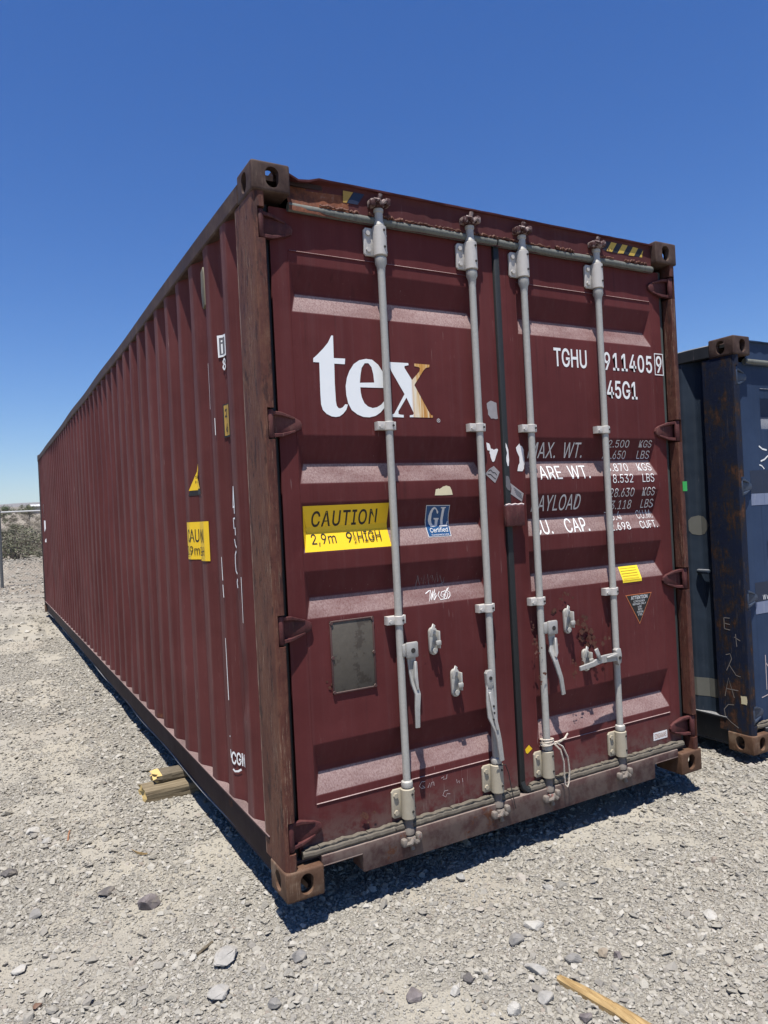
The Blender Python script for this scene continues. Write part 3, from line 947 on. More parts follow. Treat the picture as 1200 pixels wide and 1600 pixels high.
        # top gasket rolled under the header
        mb = MB()
        rr = random.Random(side)
        xa, xb = (0.165, 1.214) if side == 0 else (1.222, W - 0.155)
        path = [(xa + (xb - xa) * i / 14, 0.046 + rr.uniform(-1, 1) * 0.001, H - 0.146 + rr.uniform(-1, 1) * 0.0012) for i in range(15)]
        mb.tube(path, 0.0185, 12)
        mb.build('top_gasket', M['pipe'], d)
        # bottom gasket
        mb = MB()
        xa, xb = (0.088, 1.185) if side == 0 else (1.250, W - 0.10)
        path = [(xa + (xb - xa) * i / 40, 0.045 + rr.uniform(-1, 1) * 0.0015, 0.153 + rr.uniform(-1, 1) * 0.002) for i in range(41)]
        mb.tube(path, 0.0175, 10)
        # cracked upper lip
        xx = xa + 0.01
        while xx < xb - 0.05:
            ln = rr.uniform(0.05, 0.26)
            xe = min(xb, xx + ln); m_ = max(3, int(ln / 0.012)); z0_ = 0.1715 + rr.uniform(-.0015, .0015)
            lip = [(xx + (xe - xx) * q / m_, 0.044 + rr.uniform(-.002, .002), z0_ + rr.uniform(-.0018, .0018) + 0.002 * math.sin(q * 0.9)) for q in range(m_ + 1)]
            mb.strap(lip, [0.007 + rr.uniform(-.002, .002) for q in lip], 0.022, bev=0.001)
            xx = xe + rr.uniform(0.001, 0.007)
        mb.build('bottom_gasket', M['gasket_low'], d)
    # middle gasket
    mb = MB()
    mb.box(1.2022, 1.2358, 0.046, 0.075, 0.172, H - 0.128, 0.006)
    mb.tube([(1.219, 0.058, 0.19), (1.222, 0.052, 0.165), (1.235, 0.045, 0.150), (1.27, 0.043, 0.148)], 0.017, 8)
    gasket = mb.build('middle_gasket', M['rubber'], doors[1])
    return root, posts, walls, doors, header, sill

def build_rods(root, H, xs, parent_door):
    """lock rods with brackets, guides and cams; returns the rod objects"""
    Y = 0.029
    rods = []
    for i, x in enumerate(xs):
        mb = MB()
        zt = H - 0.30
        mb.lathe([(0.0185, 0.118), (0.0225, 0.122), (0.0225, 0.140), (0.0185, 0.146), (0.0185, 0.183), (0.024, 0.184), (0.024, 0.190), (0.0165, 0.192)], 18, (x, Y), mi=1)
        mb.lathe([(0.0165, 0.1921), (0.0165, 0.318), (0.024, 0.322), (0.026, 0.334), (0.024, 0.345), (0.0165, 0.350),
                  (0.0165, zt - 0.075), (0.0195, zt - 0.045), (0.026, zt - 0.030), (0.026, zt - 0.008), (0.02, zt - 0.004),
                  (0.02, zt + 0.128), (0.024, zt + 0.130), (0.021, zt + 0.142), (0.0185, zt + 0.150), (0.0185, zt + 0.185), (0.022, zt + 0.188), (0.022, zt + 0.200), (0.015, zt + 0.206)], 18, (x, Y))
        rod = mb.build('lock_rod', [M['galv'], M['cam_low']], root, angle=40)
        for (z0, z1, mt, nm) in ((zt, zt + 0.127, M['bracket'], 'rod_bracket'), (0.188, 0.317, M['bracket_low'], 'rod_bracket')):
            mb = MB()
            mb.lathe([(0.026, z0), (0.030, z0 + 0.003), (0.030, z1 - 0.003), (0.026, z1)], 18, (x, Y))
            mb.prism([(x - 0.068, z0 + 0.012), (x - 0.060, z0 + 0.003), (x + 0.036, z0 + 0.003), (x + 0.042, z0 + 0.02), (x + 0.042, z1 - 0.02), (x + 0.036, z1 - 0.003), (x - 0.058, z1 - 0.003), (x - 0.068, z1 - 0.014)], YD - 0.014, YD - 0.002, bev=0.003)
            for zc in (z0 + 0.028, z1 - 0.028):
                mb.lathe([(0.011, YD - 0.022), (0.011, YD - 0.012)], 6, (x - 0.050, zc), axis='Y')
                mb.lathe([(0.0055, Y - 0.0315), (0.0055, Y - 0.024)], 8, (x + 0.007, zc + 0.006), axis='Y', mi=1)
                mb.lathe([(0.0075, YD - 0.019), (0.0075, YD - 0.0135)], 6, (x + 0.037, zc), axis='Y')
            mb.build(nm, [mt, M['hole']], rod, angle=35)
        for zc in (1.868, 1.035) if H > 2.7 else (1.66, 0.92):
            mb = MB()
            mb.lathe([(0.0205, zc - 0.019), (0.0225, zc - 0.017), (0.0225, zc + 0.017), (0.0205, zc + 0.019)], 16, (x, Y))
            mb.prism([(x - 0.056, zc - 0.017), (x + 0.034, zc - 0.017), (x + 0.034, zc + 0.019), (x - 0.056, zc + 0.019)], Y - 0.004, YD - 0.001, bev=0.003)
            mb.lathe([(0.008, Y - 0.010), (0.008, Y)], 6, (x - 0.042, zc - 0.003), axis='Y')
            mb.lathe([(0.005, Y - 0.0245), (0.005, Y - 0.018)], 8, (x + 0.010, zc), axis='Y', mi=1)
            mb.build('rod_guide', [M['bracket'], M['hole']], rod, angle=35)
        # cams
        for zc, mt, up in ((zt + 0.222, M['cam_up'], 1), (0.098, M['cam_low'], -1)):
            mb = MB()
            mb.box(x - 0.019, x + 0.019, Y - 0.026, Y + 0.020, zc - 0.018, zc + 0.016, 0.006)
            for sx in (-1, 1):
                mb.box(x + sx * 0.036 - 0.013, x + sx * 0.036 + 0.013, Y - 0.030, Y + 0.014, zc - 0.014 + 0.006 * sx, zc + 0.020 + 0.006 * sx, 0.008)
                mb.tube([(x + sx * 0.030, Y - 0.02, zc + 0.010 * up), (x + sx * 0.012, Y - 0.034, zc + 0.004 * up), (x - sx * 0.004, Y - 0.030, zc - 0.012 * up)], 0.010, 8)
            mb.tube([(x, Y - 0.012, zc + 0.016 * up), (x + 0.004, Y - 0.018, zc + 0.040 * up)], 0.010, 8)
            mb.build('cam', mt, rod, angle=40)
            if up == 1:
                mb = MB()
                mb.box(x - 0.060, x + 0.060, 0.018, 0.040, zc - 0.022, zc - 0.008, 0.003)
                mb.box(x - 0.060, x + 0.060, 0.018, 0.040, zc + 0.024, zc + 0.036, 0.003) if False else None
                mb.build('cam_keeper', M['red_dark'], rod) if False else mb.bm.free()
        rods.append(rod)
    return rods

# ================================================================== maroon container
R = Spec()
R.grooves = [(2.527, 2.33), (1.83, 1.63), (1.553, 1.348), (1.275, 1.08), (0.572, 0.365)]
R.hinges = [2.655, 1.868, 1.055, 0.245]
R.seams = (0.332, 2.577); R.inset = 0.0; R.dented = True
MR = dict(cast_top=M['cast_top'], cast_low=M['cast_low'], post=M['post'], wall=M['red_wall'], rail=M['red_rail'], toprail=M['cast_top'], head=M['red_head'], orange=M['orange'], sill=M['red_sill'], door=M['red'], hinge=M['red_dark'])
red, posts, walls, doors, header, sill = build_container((0, 0, 0), 12.192, 2.896, MR, R)
tag(red, 'long maroon freight container with white lettering and grey lock rods on its doors', 'shipping container')
XS = [0.575, 1.055, 1.363, 1.856]
rods = build_rods(red, 2.896, XS, doors)
LD, RD = doors
LW = walls[0]
def door_surf(sp):
    def f(x, z, e):
        d = door_depth(sp, z)
        lim = max((min(x - a, b - x) for a, b in ((0.165 + sp.inset, 1.092), (1.338, 2.272 - sp.inset))))
        return Vector((x, YD + max(0.0, min(d, DG * lim / 0.03)) - e, z))
    return f
DSURF = door_surf(R)
def ddecal(name, layers, door):
    return decal(name, layers, door, DSURF, breaks_z=door_breaks(R), breaks_x=[0.165, 0.195, 1.062, 1.092, 1.338, 1.368, 2.242, 2.272])
def jag(pts, amp, n, seed):
    """ragged torn edge"""
    r = random.Random(seed); out = []
    for a, b in zip(pts, pts[1:] + pts[:1]):
        for k in range(n):
            t = k / n
            out.append((a[0] + (b[0] - a[0]) * t + r.uniform(-amp, amp), a[1] + (b[1] - a[1]) * t + r.uniform(-amp, amp)))
    return out

# handles
def handle_down(rod, x, y, top, bend, tip, hub, side):
    mb = MB()
    hx, hz = hub
    mb.box(hx - 0.030, hx + 0.030, y - 0.008, y + 0.008, hz - 0.034, hz + 0.034, 0.007)
    mb.lathe([(0.011, y - 0.0095), (0.011, y - 0.004)], 12, (hx + 0.002, hz - 0.002), axis='Y', mi=1)
    xr = min(XS, key=lambda v: abs(v - hx))
    mb.box(min(xr, hx), max(xr, hx), y + 0.002, y + 0.03, hz - 0.026, hz + 0.026, 0.004)
    mb.strap([(hx + 0.001, y + 0.012, hz - 0.030), (hx + 0.003, y + 0.010, hz - 0.09), (bend[0] - 0.006, y + 0.002, bend[1] + 0.045), (bend[0], y - 0.014, bend[1]), (tip[0] + (bend[0] - tip[0]) * 0.3, y - 0.018, tip[1] + 0.08), (tip[0], y - 0.018, tip[1])],
             [0.040, 0.036, 0.030, 0.026, 0.024, 0.022], [0.010, 0.010, 0.014, 0.012, 0.010, 0.010])
    mb.strap([(hx + 0.012, y - 0.002, hz - 0.05), (hx + 0.006, y - 0.010, hz - 0.12), (bend[0], y - 0.016, bend[1] + 0.02)], [0.012, 0.016, 0.010], [0.016, 0.018, 0.012])
    mb.build('handle', [M['handle'], M['hole']], rod, angle=35)
handle_down(rods[0], 0, 0.004, None, (0.628, 0.715), (0.617, 0.575), (0.618, 0.905), 1)
handle_down(rods[2], 0, 0.004, None, (1.408, 0.745), (1.445, 0.580), (1.412, 0.905), 1)
def handle_two():
    y = 0.000; mb = MB()
    mb.prism([(1.000, 0.745), (1.010, 0.758), (1.035, 0.758), (1.042, 0.745), (1.040, 0.690), (1.026, 0.672), (1.004, 0.680)], y - 0.004, y + 0.018, bev=0.004)
    mb.lathe([(0.009, y - 0.006), (0.009, y)], 10, (1.022, 0.722), axis='Y', mi=1)
    mb.strap([(1.021, y + 0.006, 0.70), (1.016, y, 0.62), (1.016, y - 0.008, 0.55), (1.032, y - 0.018, 0.485), (1.040, y - 0.020, 0.44), (1.050, y - 0.020, 0.345)], [0.034, 0.042, 0.046, 0.028, 0.026, 0.024], 0.011)
    mb.strap([(1.012, y - 0.004, 0.66), (1.018, y - 0.016, 0.58), (1.030, y - 0.024, 0.49)], [0.012, 0.018, 0.012], [0.014, 0.016, 0.012])
    for k in range(3):
        mb.lathe([(0.005, y - 0.026), (0.005, y - 0.008)], 8, (1.018, 0.60 - 0.03 * k), axis='Y', mi=1)
    mb.build('handle', [M['handle'], M['hole']], rods[1], angle=35)
handle_two()
def handle_four():
    y = -0.006; mb = MB()
    mb.prism([(1.812, 0.742), (1.825, 0.752), (1.846, 0.748), (1.852, 0.715), (1.846, 0.676), (1.828, 0.664), (1.814, 0.690)], y - 0.008, y + 0.020, bev=0.005)
    mb.lathe([(0.009, y - 0.011), (0.009, y - 0.004)], 10, (1.834, 0.702), axis='Y', mi=1)
    mb.strap([(1.822, y, 0.709), (1.74, y - 0.003, 0.711), (1.705, y - 0.006, 0.711), (1.665, y - 0.013, 0.706), (1.640, y - 0.017, 0.700), (1.548, y - 0.018, 0.690)], [0.042, 0.038, 0.036, 0.030, 0.025, 0.022], [0.012, 0.012, 0.013, 0.013, 0.012, 0.011])
    mb.strap([(1.694, y - 0.014, 0.712), (1.672, y - 0.022, 0.740), (1.662, y - 0.018, 0.772)], [0.016, 0.022, 0.024], [0.010, 0.010, 0.008])
    mb.strap([(1.815, y - 0.010, 0.722), (1.74, y - 0.012, 0.716)], [0.014, 0.008], [0.012, 0.010])
    mb.build('handle', [M['handle'], M['hole']], rods[3], angle=35)
handle_four()
def keeper(x, zt, zb, tilt=0.0):
    mb = MB()
    w = 0.021
    pts = []
    for k in range(9): pts.append((x + w * math.cos(math.pi * k / 8), zt - 0.035 + w * math.sin(math.pi * k / 8)))
    for k in range(9): pts.append((x - w * math.cos(math.pi * k / 8), zb + w - w * math.sin(math.pi * k / 8)))
    mb.prism(pts, YD - 0.016, YD - 0.001, bev=0.003)
    mb.box(x + 0.014, x + 0.021, YD - 0.040, YD - 0.010, zb + 0.030, zt - 0.030, 0.002)
    mb.box(x - 0.004, x + 0.021, YD - 0.046, YD - 0.036, zb + 0.045, zb + 0.066, 0.003)
    mb.lathe([(0.010, YD - 0.026), (0.010, YD - 0.014)], 8, (x, zt - 0.036), axis='Y')
    mb.lathe([(0.012, YD - 0.026), (0.012, YD - 0.014)], 10, (x, zb + 0.020), axis='Y')
    mb.strap([(x - 0.026, YD - 0.034, zt - 0.052), (x - 0.018, YD - 0.036, zt - 0.020), (x - 0.004, YD - 0.030, zt)], [0.014, 0.015, 0.018], 0.006)
    return mb
keeper(0.757, 0.995, 0.858).build('handle_keeper', M['galv'], LD)
keeper(0.864, 0.795, 0.655).build('handle_keeper', M['galv'], LD)
keeper(1.551, 0.993, 0.853).build('handle_keeper', M['galv'], RD)
keeper(1.662, 0.776, 0.650).build('handle_keeper', M['galv'], RD)

# lock cover block over the middle gasket
mb = MB()
mb.box(1.178, 1.288, 0.016, 0.0445, 1.404, 1.504, 0.006)
mb.tube([(1.178 + 0.0122 * i, 0.022 + 0.002 * (i % 3), 1.504 + 0.002 * ((i * 7) % 3)) for i in range(10)], 0.005, 6, mi=1)
mb.build('lock_cover', [M['red_dark'], M['chalk']], RD)

# data plate
def data_plate():
    mb = MB()
    x0, x1, z0, z1 = 0.262, 0.466, 0.762, 1.062
    mb.box(x0, x1, YD - 0.005, YD - 0.001, z0, z1, 0.001)
    for a, b, c, d in ((x0, x1, z1 - 0.006, z1), (x0, x1, z0, z0 + 0.006), (x0, x0 + 0.006, z0, z1), (x1 - 0.006, x1, z0, z1)):
        mb.box(a - 0.0004, b + 0.0004, YD - 0.0075, YD - 0.004, c - 0.0004, d + 0.0004, 0.001, mi=1)
    for x in (x0 + 0.006, x1 - 0.006):
        for z in (z0 + 0.008, (z0 + z1) / 2, z1 - 0.008):
            mb.lathe([(0.007, YD - 0.010), (0.007, YD - 0.006)], 8, (x, z), axis='Y', mi=1)
    o = mb.build('data_plate', [M['plate'], M['red_sill']], LD)
data_plate()

# ---- lettering on the doors
T=[[0.337,2.246],[0.345,2.246],[0.343,2.152],[0.396,2.153],[0.393,2.129],[0.344,2.129],[0.342,2.045],[0.343,1.973],[0.346,1.953],[0.353,1.944],[0.361,1.942],[0.373,1.947],[0.382,1.956],[0.386,1.961],[0.398,1.959],[0.39,1.938],[0.374,1.92],[0.357,1.909],[0.339,1.906],[0.32,1.908],[0.298,1.918],[0.282,1.933],[0.275,1.956],[0.274,2.001],[0.276,2.13],[0.249,2.13],[0.25,2.146],[0.267,2.16],[0.296,2.188],[0.32,2.215]]
E_=[[0.495,2.158],[0.525,2.156],[0.554,2.136],[0.573,2.108],[0.59,2.072],[0.594,2.037],[0.461,2.035],[0.462,2.013],[0.466,1.992],[0.477,1.968],[0.494,1.954],[0.516,1.948],[0.537,1.952],[0.559,1.964],[0.577,1.983],[0.587,1.977],[0.574,1.951],[0.554,1.93],[0.529,1.915],[0.499,1.908],[0.469,1.909],[0.441,1.919],[0.415,1.937],[0.4,1.965],[0.393,2.0],[0.392,2.037],[0.4,2.073],[0.413,2.102],[0.435,2.132],[0.462,2.15]]
EH=[[0.488,2.139],[0.506,2.14],[0.52,2.124],[0.527,2.095],[0.53,2.058],[0.46,2.054],[0.465,2.087],[0.472,2.118]]
XL=[[0.591,2.151],[0.706,2.152],[0.707,2.143],[0.686,2.138],[0.685,2.13],[0.721,2.078],[0.762,2.118],[0.766,2.132],[0.76,2.137],[0.737,2.14],[0.737,2.152],[0.818,2.151],[0.815,2.14],[0.798,2.136],[0.785,2.125],[0.732,2.056],[0.8,1.941],[0.812,1.925],[0.822,1.922],[0.82,1.913],[0.7,1.913],[0.701,1.921],[0.718,1.924],[0.722,1.931],[0.688,1.999],[0.643,1.937],[0.643,1.926],[0.652,1.923],[0.669,1.922],[0.669,1.911],[0.608,1.912],[0.609,1.923],[0.621,1.926],[0.679,2.014],[0.619,2.11],[0.61,2.131],[0.59,2.14]]
for lp in ([T], [E_, EH], [XL]):
    ddecal('lettering', [(poly2d(lp), M['tex'])], LD)
def ring(cx, cz, r, w, n=20):
    return poly2d([[(cx + r * math.cos(2 * math.pi * k / n), cz + r * math.sin(2 * math.pi * k / n)) for k in range(n)],
                   [(cx + (r - w) * math.cos(2 * math.pi * k / n), cz + (r - w) * math.sin(2 * math.pi * k / n)) for k in range(n)]])
ddecal('lettering', [(ring(0.851, 1.901, 0.009, 0.002), M['lett_grey']), (text2d('R', 0.847, 0.855, 1.896, 1.906, 0.01), M['lett_grey'])], LD)
BW = 0.012
ddecal('lettering', [(text2d('TGHU', 1.560, 1.783, 2.186, 2.281, BW), M['white'])], RD)
ddecal('lettering', [(text2d('911405', 1.905, 2.268, 2.186, 2.281, BW, spacing=1.06), M['white'])], RD)
ddecal('lettering', [(text2d('9', 2.300, 2.346, 2.192, 2.285, BW), M['white']),
                     (poly2d([[(2.288, 2.178), (2.358, 2.178), (2.358, 2.298), (2.288, 2.298)], [(2.293, 2.183), (2.353, 2.183), (2.353, 2.293), (2.293, 2.293)]]), M['white'])], RD)
ddecal('lettering', [(text2d('45G1', 1.917, 2.142, 2.038, 2.134, BW), M['white'])], RD)
rows = [('MAX.  WT.', 1.386, 1.745, 1.730, 1.806, 'lett_grey'), ('TARE  WT.', 1.386, 1.770, 1.622, 1.690, 'white'),
        ('PAYLOAD', 1.386, 1.705, 1.466, 1.545, 'lett_grey'), ('CU.    CAP.', 1.386, 1.752, 1.352, 1.424, 'white')]  # groove shade put into letter colour: shaded rows grey, sunlit rows white
for b, x0, x1, z0, z1, mt in rows:
    ddecal('lettering', [(text2d(b, x0, x1, z0, z1, 0.0), M[mt])], RD)
vals = [('32.500', 1.880, 2.072, 1.782, 1.820, 'KGS', 2.150, 2.245, 'lett_grey'), ('71.650', 1.888, 2.062, 1.722, 1.766, 'LBS', 2.150, 2.245, 'lett_grey'),
        ('3.870', 1.905, 2.062, 1.656, 1.698, 'KGS', 2.135, 2.240, 'white'), ('8.532', 1.928, 2.078, 1.594, 1.640, 'LBS', 2.150, 2.240, 'white'),
        ('28.630', 1.905, 2.085, 1.520, 1.566, 'KGS', 2.150, 2.245, 'lett_grey'), ('63.118', 1.896, 2.082, 1.455, 1.502, 'LBS', 2.158, 2.250, 'lett_grey'),
        ('76.4', 1.888, 2.005, 1.398, 1.444, 'CU.M.', 2.120, 2.240, 'lett_grey'), ('2.698', 1.900, 2.045, 1.345, 1.386, 'CUFT.', 2.120, 2.250, 'white')]  # figures in the groove's shade coloured grey, those in sun white
for a, x0, x1, z0, z1, u, u0, u1, mt in vals:
    ddecal('lettering', [(text2d(a, x0, x1, z0, z1, -0.004), M[mt])], RD)
    ddecal('lettering', [(text2d(u, u0, u1, z0, z1, -0.004), M[mt])], RD)

# stickers
ddecal('caution_sticker', [(rect2d(0.172, 0.576, 1.352, 1.540), M['yellow']), (text2d('CAUTION', 0.216, 0.522, 1.452, 1.518, 0.012, spacing=1.12), M['black']),
                           (text2d('2,9m', 0.210, 0.322, 1.372, 1.424, 0.004), M['black']), (text2d('9', 0.370, 0.398, 1.381, 1.424, 0.004), M['black']),
                           (text2d('1', 0.404, 0.412, 1.405, 1.424, 0.004), M['black']), (text2d('2', 0.402, 0.414, 1.376, 1.396, 0.0), M['black']), (rect2d(0.401, 0.415, 1.399, 1.402), M['black']),
                           (text2d('HIGH', 0.422, 0.534, 1.381, 1.424, 0.004), M['black'])], LD)
GLs=[[0.77,1.522],[0.899,1.518],[0.898,1.479],[0.902,1.446],[0.898,1.377],[0.776,1.378],[0.774,1.413],[0.774,1.455]]
Gg=[[0.839,1.49],[0.832,1.498],[0.824,1.508],[0.813,1.513],[0.803,1.507],[0.794,1.493],[0.789,1.474],[0.789,1.455],[0.792,1.439],[0.799,1.425],[0.812,1.423],[0.836,1.426],[0.843,1.454],[0.847,1.457],[0.846,1.462],[0.818,1.463],[0.819,1.457],[0.827,1.455],[0.824,1.432],[0.814,1.431],[0.808,1.441],[0.805,1.461],[0.805,1.483],[0.81,1.499],[0.817,1.505],[0.826,1.499],[0.833,1.482],[0.838,1.482]]
Ll=[[0.849,1.51],[0.877,1.51],[0.876,1.506],[0.87,1.504],[0.867,1.43],[0.885,1.431],[0.893,1.447],[0.896,1.446],[0.89,1.423],[0.845,1.423],[0.848,1.428],[0.854,1.43],[0.857,1.504],[0.849,1.506]]
def shrink(p, k):
    cx = sum(a[0] for a in p) / len(p); cz = sum(a[1] for a in p) / len(p)
    return [(cx + (a[0] - cx) * k, cz + (a[1] - cz) * k) for a in p]
ddecal('inspection_sticker', [(poly2d([GLs]), M['lett_grey']), (poly2d([shrink(GLs, 0.955)]), M['navy']), (poly2d([Gg]), M['lett_grey']), (poly2d([Ll]), M['lett_grey']),
                              (text2d('Certified', 0.791, 0.886, 1.398, 1.419, 0.0), M['white']), (text2d('Containers Line', 0.793, 0.886, 1.383, 1.392, 0.0), M['lett_grey'])], LD)
ddecal('paper_scrap', [(poly2d([jag([(0.812, 1.566), (0.906, 1.563), (0.904, 1.588), (0.890, 1.604), (0.866, 1.606), (0.838, 1.594), (0.816, 1.592)], 0.002, 3, 4)]), M['beige'])], LD)
lines = [(rect2d(1.962 + 0.006, 2.088, 1.138 - 0.0125 * k, 1.1405 - 0.0125 * k), M['ochre']) for k in range(6)]
ddecal('notice_sticker', [(rect2d(1.962, 2.104, 1.066, 1.150), M['yellow_bright'])] + lines, RD)
tri = [(1.975, 1.000), (2.174, 0.999), (2.072, 0.838)]
small = [(text2d(t, 2.074 - w / 2, 2.074 + w / 2, z, z + 0.010, 0.0), M['white']) for t, w, z in (('CONTAINER', 0.085, 0.956), ('REPAIR ONLY', 0.100, 0.942), ('USE', 0.028, 0.927), ('WITH', 0.030, 0.913), ('CORTEN', 0.046, 0.899), ('STEEL', 0.034, 0.885))]
ddecal('warning_triangle', [(poly2d([tri]), M['orange_line']), (poly2d([shrink(tri, 0.93)]), M['black']), (text2d('ATTENTION', 2.014, 2.138, 0.972, 0.991, 0.008), M['white'])] + small, RD)
ddecal('maker_sticker', [(rect2d(2.132, 2.240, 0.202, 0.244), M['white_worn']), (text2d('SINGAMAS', 2.140, 2.232, 0.210, 0.236, 0.0), M['red_print'])], RD)
ddecal('sticker_scrap', [(poly2d([[(1.252, 0.335), (1.276, 0.352), (1.296, 0.330), (1.266, 0.312), (1.256, 0.318)]]), M['yellow'])], RD)
F1=[[1.115,1.802],[1.129,1.799],[1.139,1.776],[1.154,1.77],[1.174,1.772],[1.179,1.776],[1.177,1.759],[1.157,1.717],[1.148,1.711],[1.137,1.723],[1.131,1.744],[1.13,1.764],[1.116,1.767]]
F3=[[1.312,1.799],[1.314,1.79],[1.327,1.785],[1.338,1.767],[1.336,1.752],[1.345,1.734],[1.337,1.718],[1.339,1.699],[1.332,1.683],[1.333,1.68],[1.322,1.665],[1.291,1.666],[1.298,1.693],[1.307,1.706],[1.307,1.734],[1.293,1.761],[1.289,1.779],[1.299,1.788]]
F3=[[min(p[0],1.337),p[1]] for p in F3]
S1=[[1.15,1.692],[1.183,1.663],[1.172,1.641],[1.153,1.612],[1.097,1.655],[1.123,1.679]]
S2=[[1.243,1.61],[1.322,1.558],[1.309,1.518],[1.243,1.557],[1.249,1.584]]
ddecal('torn_sticker', [(poly2d([jag(F1, 0.002, 2, 1)]), M['white_worn'])], LD)
ddecal('torn_sticker', [(poly2d([F3]), M['white_worn'])], RD)
def scribble(x0, x1, z0, z1, seed, n=14):
    r = random.Random(seed)
    return [(x0 + (x1 - x0) * k / n, r.uniform(z0, z1)) for k in range(n + 1)]
ddecal('silver_sticker', [(poly2d([S1]), M['silver']), (stroke2d([[(1.116, 1.668), (1.130, 1.674), (1.142, 1.662), (1.155, 1.660), (1.165, 1.648)], [(1.112, 1.655), (1.130, 1.652), (1.146, 1.638), (1.158, 1.630)]], 0.004), M['black'])], LD)
ddecal('silver_sticker', [(poly2d([S2]), M['silver']), (stroke2d([[(1.262 + 0.004 * k, 1.586 - 0.010 * k), (1.308 + 0.001 * k, 1.556 - 0.008 * k)] for k in range(4)], 0.003), M['grey_print'])], RD)
ddecal('silver_sticker', [(poly2d([jag([(1.128, 1.985), (1.150, 2.002), (1.186, 1.990), (1.190, 1.915), (1.150, 1.915), (1.132, 1.935)], 0.002, 3, 8)]), M['silver'])], LD)
gsurf = lambda x, z, e: Vector((x, 0.046 - e, z))
F2=[[1.216,1.801],[1.222,1.791],[1.230,1.767],[1.232,1.719],[1.228,1.691],[1.222,1.689],[1.216,1.713],[1.216,1.732],[1.222,1.752],[1.216,1.779]]
decal('paint_flake', [(poly2d([F2]), M['white_worn'])], RD, gsurf)
decal('paint_flake', [(poly2d([jag([(1.206, 1.646), (1.224, 1.640), (1.232, 1.622), (1.231, 1.574), (1.214, 1.578), (1.206, 1.596)], 0.002, 3, 2)]), M['grey_print'])], RD, gsurf)

# scribbles and chalk
W1=[[0.707,1.154],[0.713,1.189],[0.713,1.212],[0.73,1.168],[0.734,1.2],[0.749,1.169],[0.747,1.212],[0.761,1.171],[0.766,1.214],[0.779,1.163],[0.783,1.206],[0.799,1.174],[0.79,1.208],[0.811,1.17],[0.815,1.219],[0.827,1.172],[0.833,1.204],[0.85,1.166],[0.859,1.192],[0.858,1.169],[0.837,1.161]]
W2=[[0.748,1.128],[0.771,1.139],[0.779,1.141],[0.756,1.093],[0.79,1.137],[0.769,1.098],[0.803,1.142],[0.781,1.1],[0.801,1.126],[0.801,1.114],[0.784,1.097]]
W3=[[0.822,1.131],[0.81,1.116],[0.818,1.096],[0.85,1.097],[0.865,1.117],[0.854,1.131],[0.833,1.127],[0.824,1.112],[0.839,1.101],[0.852,1.115],[0.837,1.117],[0.838,1.107],[0.868,1.139],[0.878,1.145],[0.865,1.13],[0.876,1.122],[0.873,1.107],[0.857,1.096]]
ddecal('scribble', [(stroke2d([W1], 0.0028), M['pen'])], LD)
ddecal('scribble', [(stroke2d([W2], 0.004), M['white_worn']), (stroke2d([W3], 0.0032), M['white_worn'])], LD)
Q=[[[0.685,0.31],[0.666,0.312],[0.654,0.296],[0.664,0.284],[0.681,0.283]],[[0.67,0.295],[0.683,0.282]],[[0.697,0.279],[0.707,0.298],[0.711,0.278],[0.718,0.298],[0.729,0.298],[0.73,0.281]],[[0.769,0.305],[0.784,0.309],[0.78,0.298],[0.797,0.297],[0.801,0.315]],[[0.851,0.282],[0.853,0.265],[0.865,0.274],[0.865,0.262]],[[0.883,0.28],[0.884,0.263]],[[0.803,0.245],[0.783,0.245],[0.773,0.228],[0.789,0.217],[0.796,0.23],[0.813,0.226]]]
ddecal('chalk_mark', [(stroke2d(Q, 0.0022), M['chalk'])], LD)
# rust blisters round the right-hand handle
def blisters(door, spots, seed, mat):
    r = random.Random(seed); ls = []
    for (x, z, s) in spots:
        for k in range(r.randint(3, 7)):
            px, pz, q = x + r.gauss(0, s * 0.9), z + r.gauss(0, s * 1.0), s * r.uniform(0.2, 0.7)
            ls.append((poly2d([jag([(px - q, pz), (px - q * .3, pz + q), (px + q * .7, pz + q * .6), (px + q, pz - q * .4), (px, pz - q)], q * 0.25, 2, r.random())]), mat))
    ddecal('rust_blister', ls, door)
M['blister'] = worn_steel('rust_blister', [(0.0, (0.045, 0.018, 0.014)), (0.6, (0.11, 0.045, 0.03)), (1.0, (0.2, 0.11, 0.085))], sc=(60, 60, 60), chip_amt=0.15)
blisters(RD, [(1.49, 0.98, 0.02), (1.62, 0.84, 0.026), (1.70, 0.83, 0.026), (1.545, 1.045, 0.020), (1.60, 0.915, 0.022), (1.675, 0.885, 0.024), (1.47, 0.90, 0.016), (1.455, 0.80, 0.022), (1.755, 0.785, 0.026), (1.72, 0.775, 0.02), (1.58, 0.72, 0.02), (1.56, 0.66, 0.018), (1.30, 0.92, 0.012), (1.30, 0.86, 0.014), (1.31, 0.80, 0.01), (1.33, 0.68, 0.014)], 3, M['blister'])
blisters(LD, [(0.245, 0.80, 0.012), (0.66, 0.64, 0.008), (0.71, 0.86, 0.006), (0.375, 0.215, 0.022)], 4, M['blister'])

# hazard stripes on the header
hsurf = lambda x, z, e: Vector((x, 0.0375 - e, z))
decal('hazard_sticker', [(poly2d([jag([(1.915, 2.806), (2.205, 2.806), (2.218, 2.852), (1.915, 2.856)], 0.003, 6, 3)]), M['hazard'])], header, hsurf)
decal('hazard_sticker', [(poly2d([[(0.412, 2.806), (0.428, 2.806), (0.462, 2.856), (0.415, 2.856)]]), M['yellow_old']), (poly2d([[(0.430, 2.806), (0.480, 2.806), (0.515, 2.856), (0.464, 2.856)]]), M['blue_dark'])], header, lambda x, z, e: Vector((x, 0.0375 + max(0, 0.5 - x) * 0.02 - e, z)))

